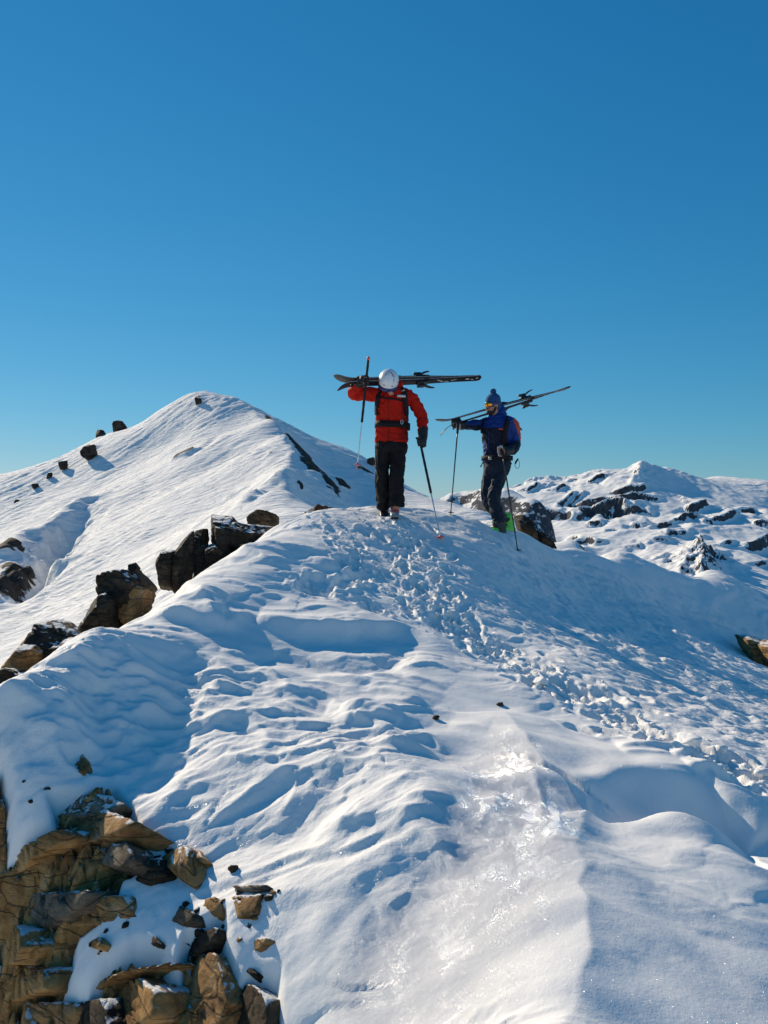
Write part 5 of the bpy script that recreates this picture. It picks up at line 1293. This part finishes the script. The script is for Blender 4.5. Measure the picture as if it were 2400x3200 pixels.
# hat and pompom
B = Blob(); rg = []
ca = hb+UW*.035-FW*.006; tl = unit(UW+SW*-.0-FW*.16)
for h, r in ((-.030, .096), (0, .102), (.03, .102), (.06, .095), (.085, .080), (.105, .056), (.118, .030)):
    th = np.linspace(0, 2*np.pi, 24, endpoint=False); rg.append(ca+tl*h+np.outer(np.cos(th)*r*.88, SW)+np.outer(np.sin(th)*r*1.02, FW))
B.rings(rg); B.tube([ca+SW*.075-FW*.03+UW*-.03, ca+SW*.074-FW*.028-UW*.085], [(.012, .038), (.010, .026)], 10, up=FW); B.tube([ca-SW*.075-FW*.03+UW*-.03, ca-SW*.074-FW*.028-UW*.085], [(.012, .038), (.010, .026)], 10, up=FW)
hat = B.build('hat', C_KNIT, blue, .007, 2, .0025, .02, 4)
B = Blob(); B.ell(ca+tl*.140, (.036, .036, .034), None, 3); o = B.build('pompom', C_KNIT, None, .005, 1, .010, .014, 6); o.parent = hat; o.location = np.array(o.location)-np.array(blue.location)
# goggles
B = Blob(); G = [hb+FW*(.106*math.cos(a)-.004)+SW*.082*math.sin(a)+UW*.012 for a in np.linspace(-1.05, 1.05, 13)]
B.tube(G, [(.034, .009)]*13, 12, up=tuple(-FW), sub=2)
gog = B.build('goggles', C_GFRM, blue, 0)
B = Blob(); G2 = [hb+FW*(.113*math.cos(a)-.003)+SW*.080*math.sin(a)+UW*.012 for a in np.linspace(-.92, .92, 13)]
B.tube(G2, [(.027, .007)]*13, 12, up=tuple(-FW), sub=2); o = B.build('lens', C_LENS, None, 0); o.parent = gog; o.location = np.array(o.location)-np.array(blue.location)
B = Blob(); B.tube([hb+FW*(.112*math.cos(a)-.006)+SW*.088*math.sin(a)+UW*.022 for a in np.linspace(.9, 2*math.pi-.9, 24)], [(.018, .004)]*24, 8, up=tuple(-FW), sub=1); o = B.build('goggle_strap', C_GFRM, None, 0); o.parent = gog; o.location = np.array(o.location)-np.array(blue.location)
# trousers
B = Blob()
B.rings([torso_ring(bc(x, y, 10.40), a, b, YW) for y, x, a, b in ((890, 738, .160, .138), (940, 740, .165, .145), (1000, 735, .160, .140), (1050, 725, .140, .12))])
B.tube([bc(680, 960, 10.44), bc(645, 1120, 10.42), bc(628, 1280, 10.40), bc(672, 1400, 10.45), bc(770, 1490, 10.50), bc(845, 1545, 10.52)], [(.092, .10), (.080, .092), (.070, .085), (.066, .08), (.064, .078), (.066, .078)], 18, round_=False)
B.tube([bc(775, 960, 10.38), bc(745, 1110, 10.33), bc(705, 1280, 10.28), bc(722, 1400, 10.30), bc(745, 1500, 10.33), bc(755, 1565, 10.34)], [(.096, .10), (.088, .094), (.080, .088), (.076, .085), (.076, .085), (.076, .085)], 18, round_=False)
def pant_pick(f):
    u = f[:, 0]/f[:, 1]*FPX+1200; v = 1600-f[:, 2]/f[:, 1]*FPX; x = (u-1340)/.2893; y = (v-1180)/.2893
    return ((x > 780) & (y > 1400) & (f[:, 1] > 10.36)).astype(int)
B.build('trousers', C_TEAL, blue, 0.0105, 2, .016, .095, 21, mats=[C_GREY], pick=pant_pick, wdir=(1, 1, .75))
B = Blob(); B.tube([bc(752, 1545, 10.335), bc(760, 1600, 10.34), bc(765, 1650, 10.34)], [.080, .082, .086], 16); B.build('gaiter', C_GREY, blue, .010, 2, .006, .06, 5)
# jacket with a blue yoke and navy body
def blue_pick(f):
    u = f[:, 0]/f[:, 1]*FPX+1200; v = 1600-f[:, 2]/f[:, 1]*FPX; x = (u-1340)/.2893; y = (v-1180)/.2893
    navy = (y > 560+.10*(x-700)) & (x < 850) & (x > 560)
    navy |= (x >= 850) & (y > 690-.35*(x-920))
    navy |= (x < 575) & (y > 512)
    navy |= (y > 900) & (x < 830)
    side = (x < 615) & (y > 690) & (x > 540)
    navy &= ~side
    return navy.astype(int)
B = Blob()
B.rings([torso_ring(bc(c, y, Y), a, b, YW) for y, c, a, Y, b in TB])
B.tube([bc(650, 495, 10.44), bc(600, 500, 10.44), bc(520, 512, 10.41), bc(450, 516, 10.38), bc(385, 512, 10.355)], [.078, .074, .066, .060, .056], 16)
B.tube([bc(850, 480, 10.28), bc(872, 530, 10.30), bc(900, 620, 10.33), bc(930, 705, 10.33), bc(905, 760, 10.23), bc(860, 785, 10.13)], [.078, .076, .072, .070, .064, .058], 16)
B.tube([bc(745, 440, 10.38), bc(750, 400, 10.39), bc(760, 350, 10.42), bc(775, 325, 10.44)], [(.115, .10), (.105, .095), (.085, .08), (.055, .05)], 16, up=(0, 1, 0))  # hood down round the neck
B.build('jacket', C_BLUE, blue, 0.0105, 2, .015, .085, 15, mats=[C_NAVY], pick=blue_pick)
B = Blob(); pp = [blue_front(x, y, .004)[0] for x, y in ((640, 560), (642, 640), (638, 720), (640, 800), (655, 860))]; B.tube(pp, [.004]*5, 6, up=(1, 0, 0)); B.build('zip', C_BLUE, blue, 0)
# gloves
B = Blob(); hand_on(B, bc(305, 505, 10.30), bc(200, 545, 10.26)-bc(400, 465, 10.34), (.1, -.6, .75), 1, scale=1.15, grip=.030)
B.ell(bc(295, 475, 10.28), (.062, .06, .052)); B.tube([bc(360, 515, 10.345), bc(335, 508, 10.325)], [(.062, .062), (.056, .056)], 14); B.ell(bc(322, 520, 10.26), (.035, .03, .055))
def gl_pick(f):
    u = f[:, 0]/f[:, 1]*FPX+1200; v = 1600-f[:, 2]/f[:, 1]*FPX; x = (u-1340)/.2893; y = (v-1180)/.2893
    return ((y > 500) & (x > 295) & (x < 345) & (f[:, 1] < 10.26)).astype(int)
B.build('glove', C_GLOV, blue, .006, 2, mats=[C_GLVG], pick=gl_pick)
B = Blob(); hand_on(B, bc(790, 800, 10.03), bc(785, 740, 10.03)-bc(800, 850, 10.02), (.75, .1, .0), 1, scale=1.2)
B.tube([bc(870, 785, 10.13), bc(845, 792, 10.09)], [.062, .056], 14)
def gl2(f):
    u = f[:, 0]/f[:, 1]*FPX+1200; x = (u-1340)/.2893; return (x < 800).astype(int)
B.build('glove', C_GLOV, blue, .006, 2, mats=[C_GLVG], pick=gl2)
# boots
ski_boot('boot', snow_at(bc(925, 1640, 10.56), .02), snow_at(bc(715, 1655, 10.44), .04), blue, C_GREEN, C_BOOTD, C_BOOTD, h=.20, wid=.055)
ski_boot('boot', snow_at(bc(800, 1640, 10.40), .05), snow_at(bc(655, 1650, 10.22), .07), blue, C_GREEN, C_BOOTD, C_BOOTD, h=.17, wid=.052)
# backpack
bp = empty('backpack', tuple(bc(900, 800, 10.6))); tag(bp, 'orange red and black backpack worn by the skier in blue', 'backpack')
bd = unit((.80, .60, 0)); bs = np.cross(bd, (0, 0, 1))
B = Blob(); rg = []
for y, w_, d, o_ in ((830, .11, .06, .13), (780, .14, .09, .145), (680, .145, .11, .15), (560, .14, .11, .15), (480, .125, .10, .14), (430, .10, .07, .12), (410, .06, .04, .11)):
    c = bc(745, y, 10.38)+bd*(o_+d*.55); th = np.linspace(0, 2*np.pi, 24, endpoint=False); rg.append(c+np.outer(np.sign(np.cos(th))*np.abs(np.cos(th))**.7*w_, bs)+np.outer(np.sign(np.sin(th))*np.abs(np.sin(th))**.7*d, bd))
B.rings(rg)
def bp_pick(f):
    q = (f-bc(745, 600, 10.38))@bd; v = 1600-f[:, 2]/f[:, 1]*FPX; y = (v-1180)/.2893
    return ((q < .16) | (y > 690)).astype(int)
B.build('pack_body', C_ORNG, bp, .010, 3, .006, .07, 8, mats=[C_BLK], pick=bp_pick)
def bstrap(pts, wid, off=.010, mat=C_BLK, name='shoulder_strap', thick=.014):
    P_ = smooth_line(np.array(pts, float), 6); pp = []; nn = []
    for x, y in P_:
        p, n = blue_front(x, y, off); pp.append(p); nn.append(n)
    return band(pp, wid, thick, nn).build(name, mat, bp, 0)
bstrap([(612, 452), (596, 490), (585, 540), (582, 600)], .055)
bstrap([(838, 440), (822, 490), (806, 560), (795, 640), (800, 740), (830, 820)], .062)
bstrap([(600, 560), (660, 566), (730, 572), (800, 580)], .018, .014, name='sternum_strap', thick=.007)
bstrap([(735, 570), (755, 573), (775, 576)], .020, .020, mat=C_ORNG, name='strap_pull', thick=.008)
th = np.linspace(0, 2*np.pi, 49); Rr = torso_ring((0, 0, 0), .180, .158, YW, 48); Rr = np.vstack([Rr, Rr[:1]])
band([bc(738, 872, 10.40)+r for r in Rr], .055, .014, Rr*np.array([.7, 1, 0])).build('hip_belt', C_BLK, bp, 0)
p, n = blue_front(660, 880, .040); x_ = unit(np.cross((0, 0, 1.), n)); b = Blob(); b.box(p, (.020, .006, .020), frame(x_, n, np.array([0, 0, 1.]))); b.build('buckle', C_GLVG, bp, 0)
b = Blob(); b.tube([bc(590, 905, 10.30), bc(575, 935, 10.29), bc(560, 962, 10.29)], [.007, .006, .008], 8); b.build('strap_end', C_BLK, bp, 0)
b = Blob(); b.tube([bc(970, 545, 10.66), bc(990, 550, 10.66), bc(1002, 566, 10.66)], [.010, .012, .008], 8); b.build('lash_strap', C_BLK, bp, 0)
# a wrist loop hanging by the hip
b = Blob(); b.tube([bc(955+26*math.cos(a), 935+46*math.sin(a), 10.45) for a in np.linspace(-1.3, 4.4, 18)], [.003]*18, 6, sub=2); b.tube([bc(962, 880, 10.45), bc(935, 930, 10.45)], [.010, .008], 8); b.build('webbing_loop', C_BLK, bp, 0)
# skis
tA = at(1366, 1329, 10.20); tB = at(1781, 1213, 10.88); mid = (tA+tB)/2; tdir = tA-tB; Lb = np.linalg.norm(tdir)
nu = np.array([-.22, .10, .97]); g = 'skis carried by the skier in blue'
ski('ski', mid+unit(nu)*.009, tdir+np.array([0, 0, .02]), nu, Lb, 'upper black ski of the pair slung over blue skier\'s shoulder', g, 5, tipcurl=.055, toe=-.06, wid=.092)
ski('ski', mid-unit(nu)*.009, tdir-np.array([0, 0, .07]), -nu, Lb, 'lower black ski of the pair slung over blue skier\'s shoulder', g, 6, tipcurl=.085, toe=-.06, wid=.092)
g = 'poles of the skier in blue'
ski_pole('ski_pole', bc(318, 490, 10.22), bc(234, 1497, 10.24), 'thin black ski pole hanging from blue skier\'s outstretched hand', g, .12, (C_FOAM, C_PBLK, C_PBLK), .957, .040, .0078, .014)
pt = bc(966, 1728, 9.98); pt[2] = gz(pt[0], pt[1])-.03
ski_pole('ski_pole', bc(785, 745, 10.03), pt, 'black ski pole planted beside the green boot of blue skier', g, .14, (C_FOAM, C_PBLK, C_PBLK), .965, .040, .0085, .014)
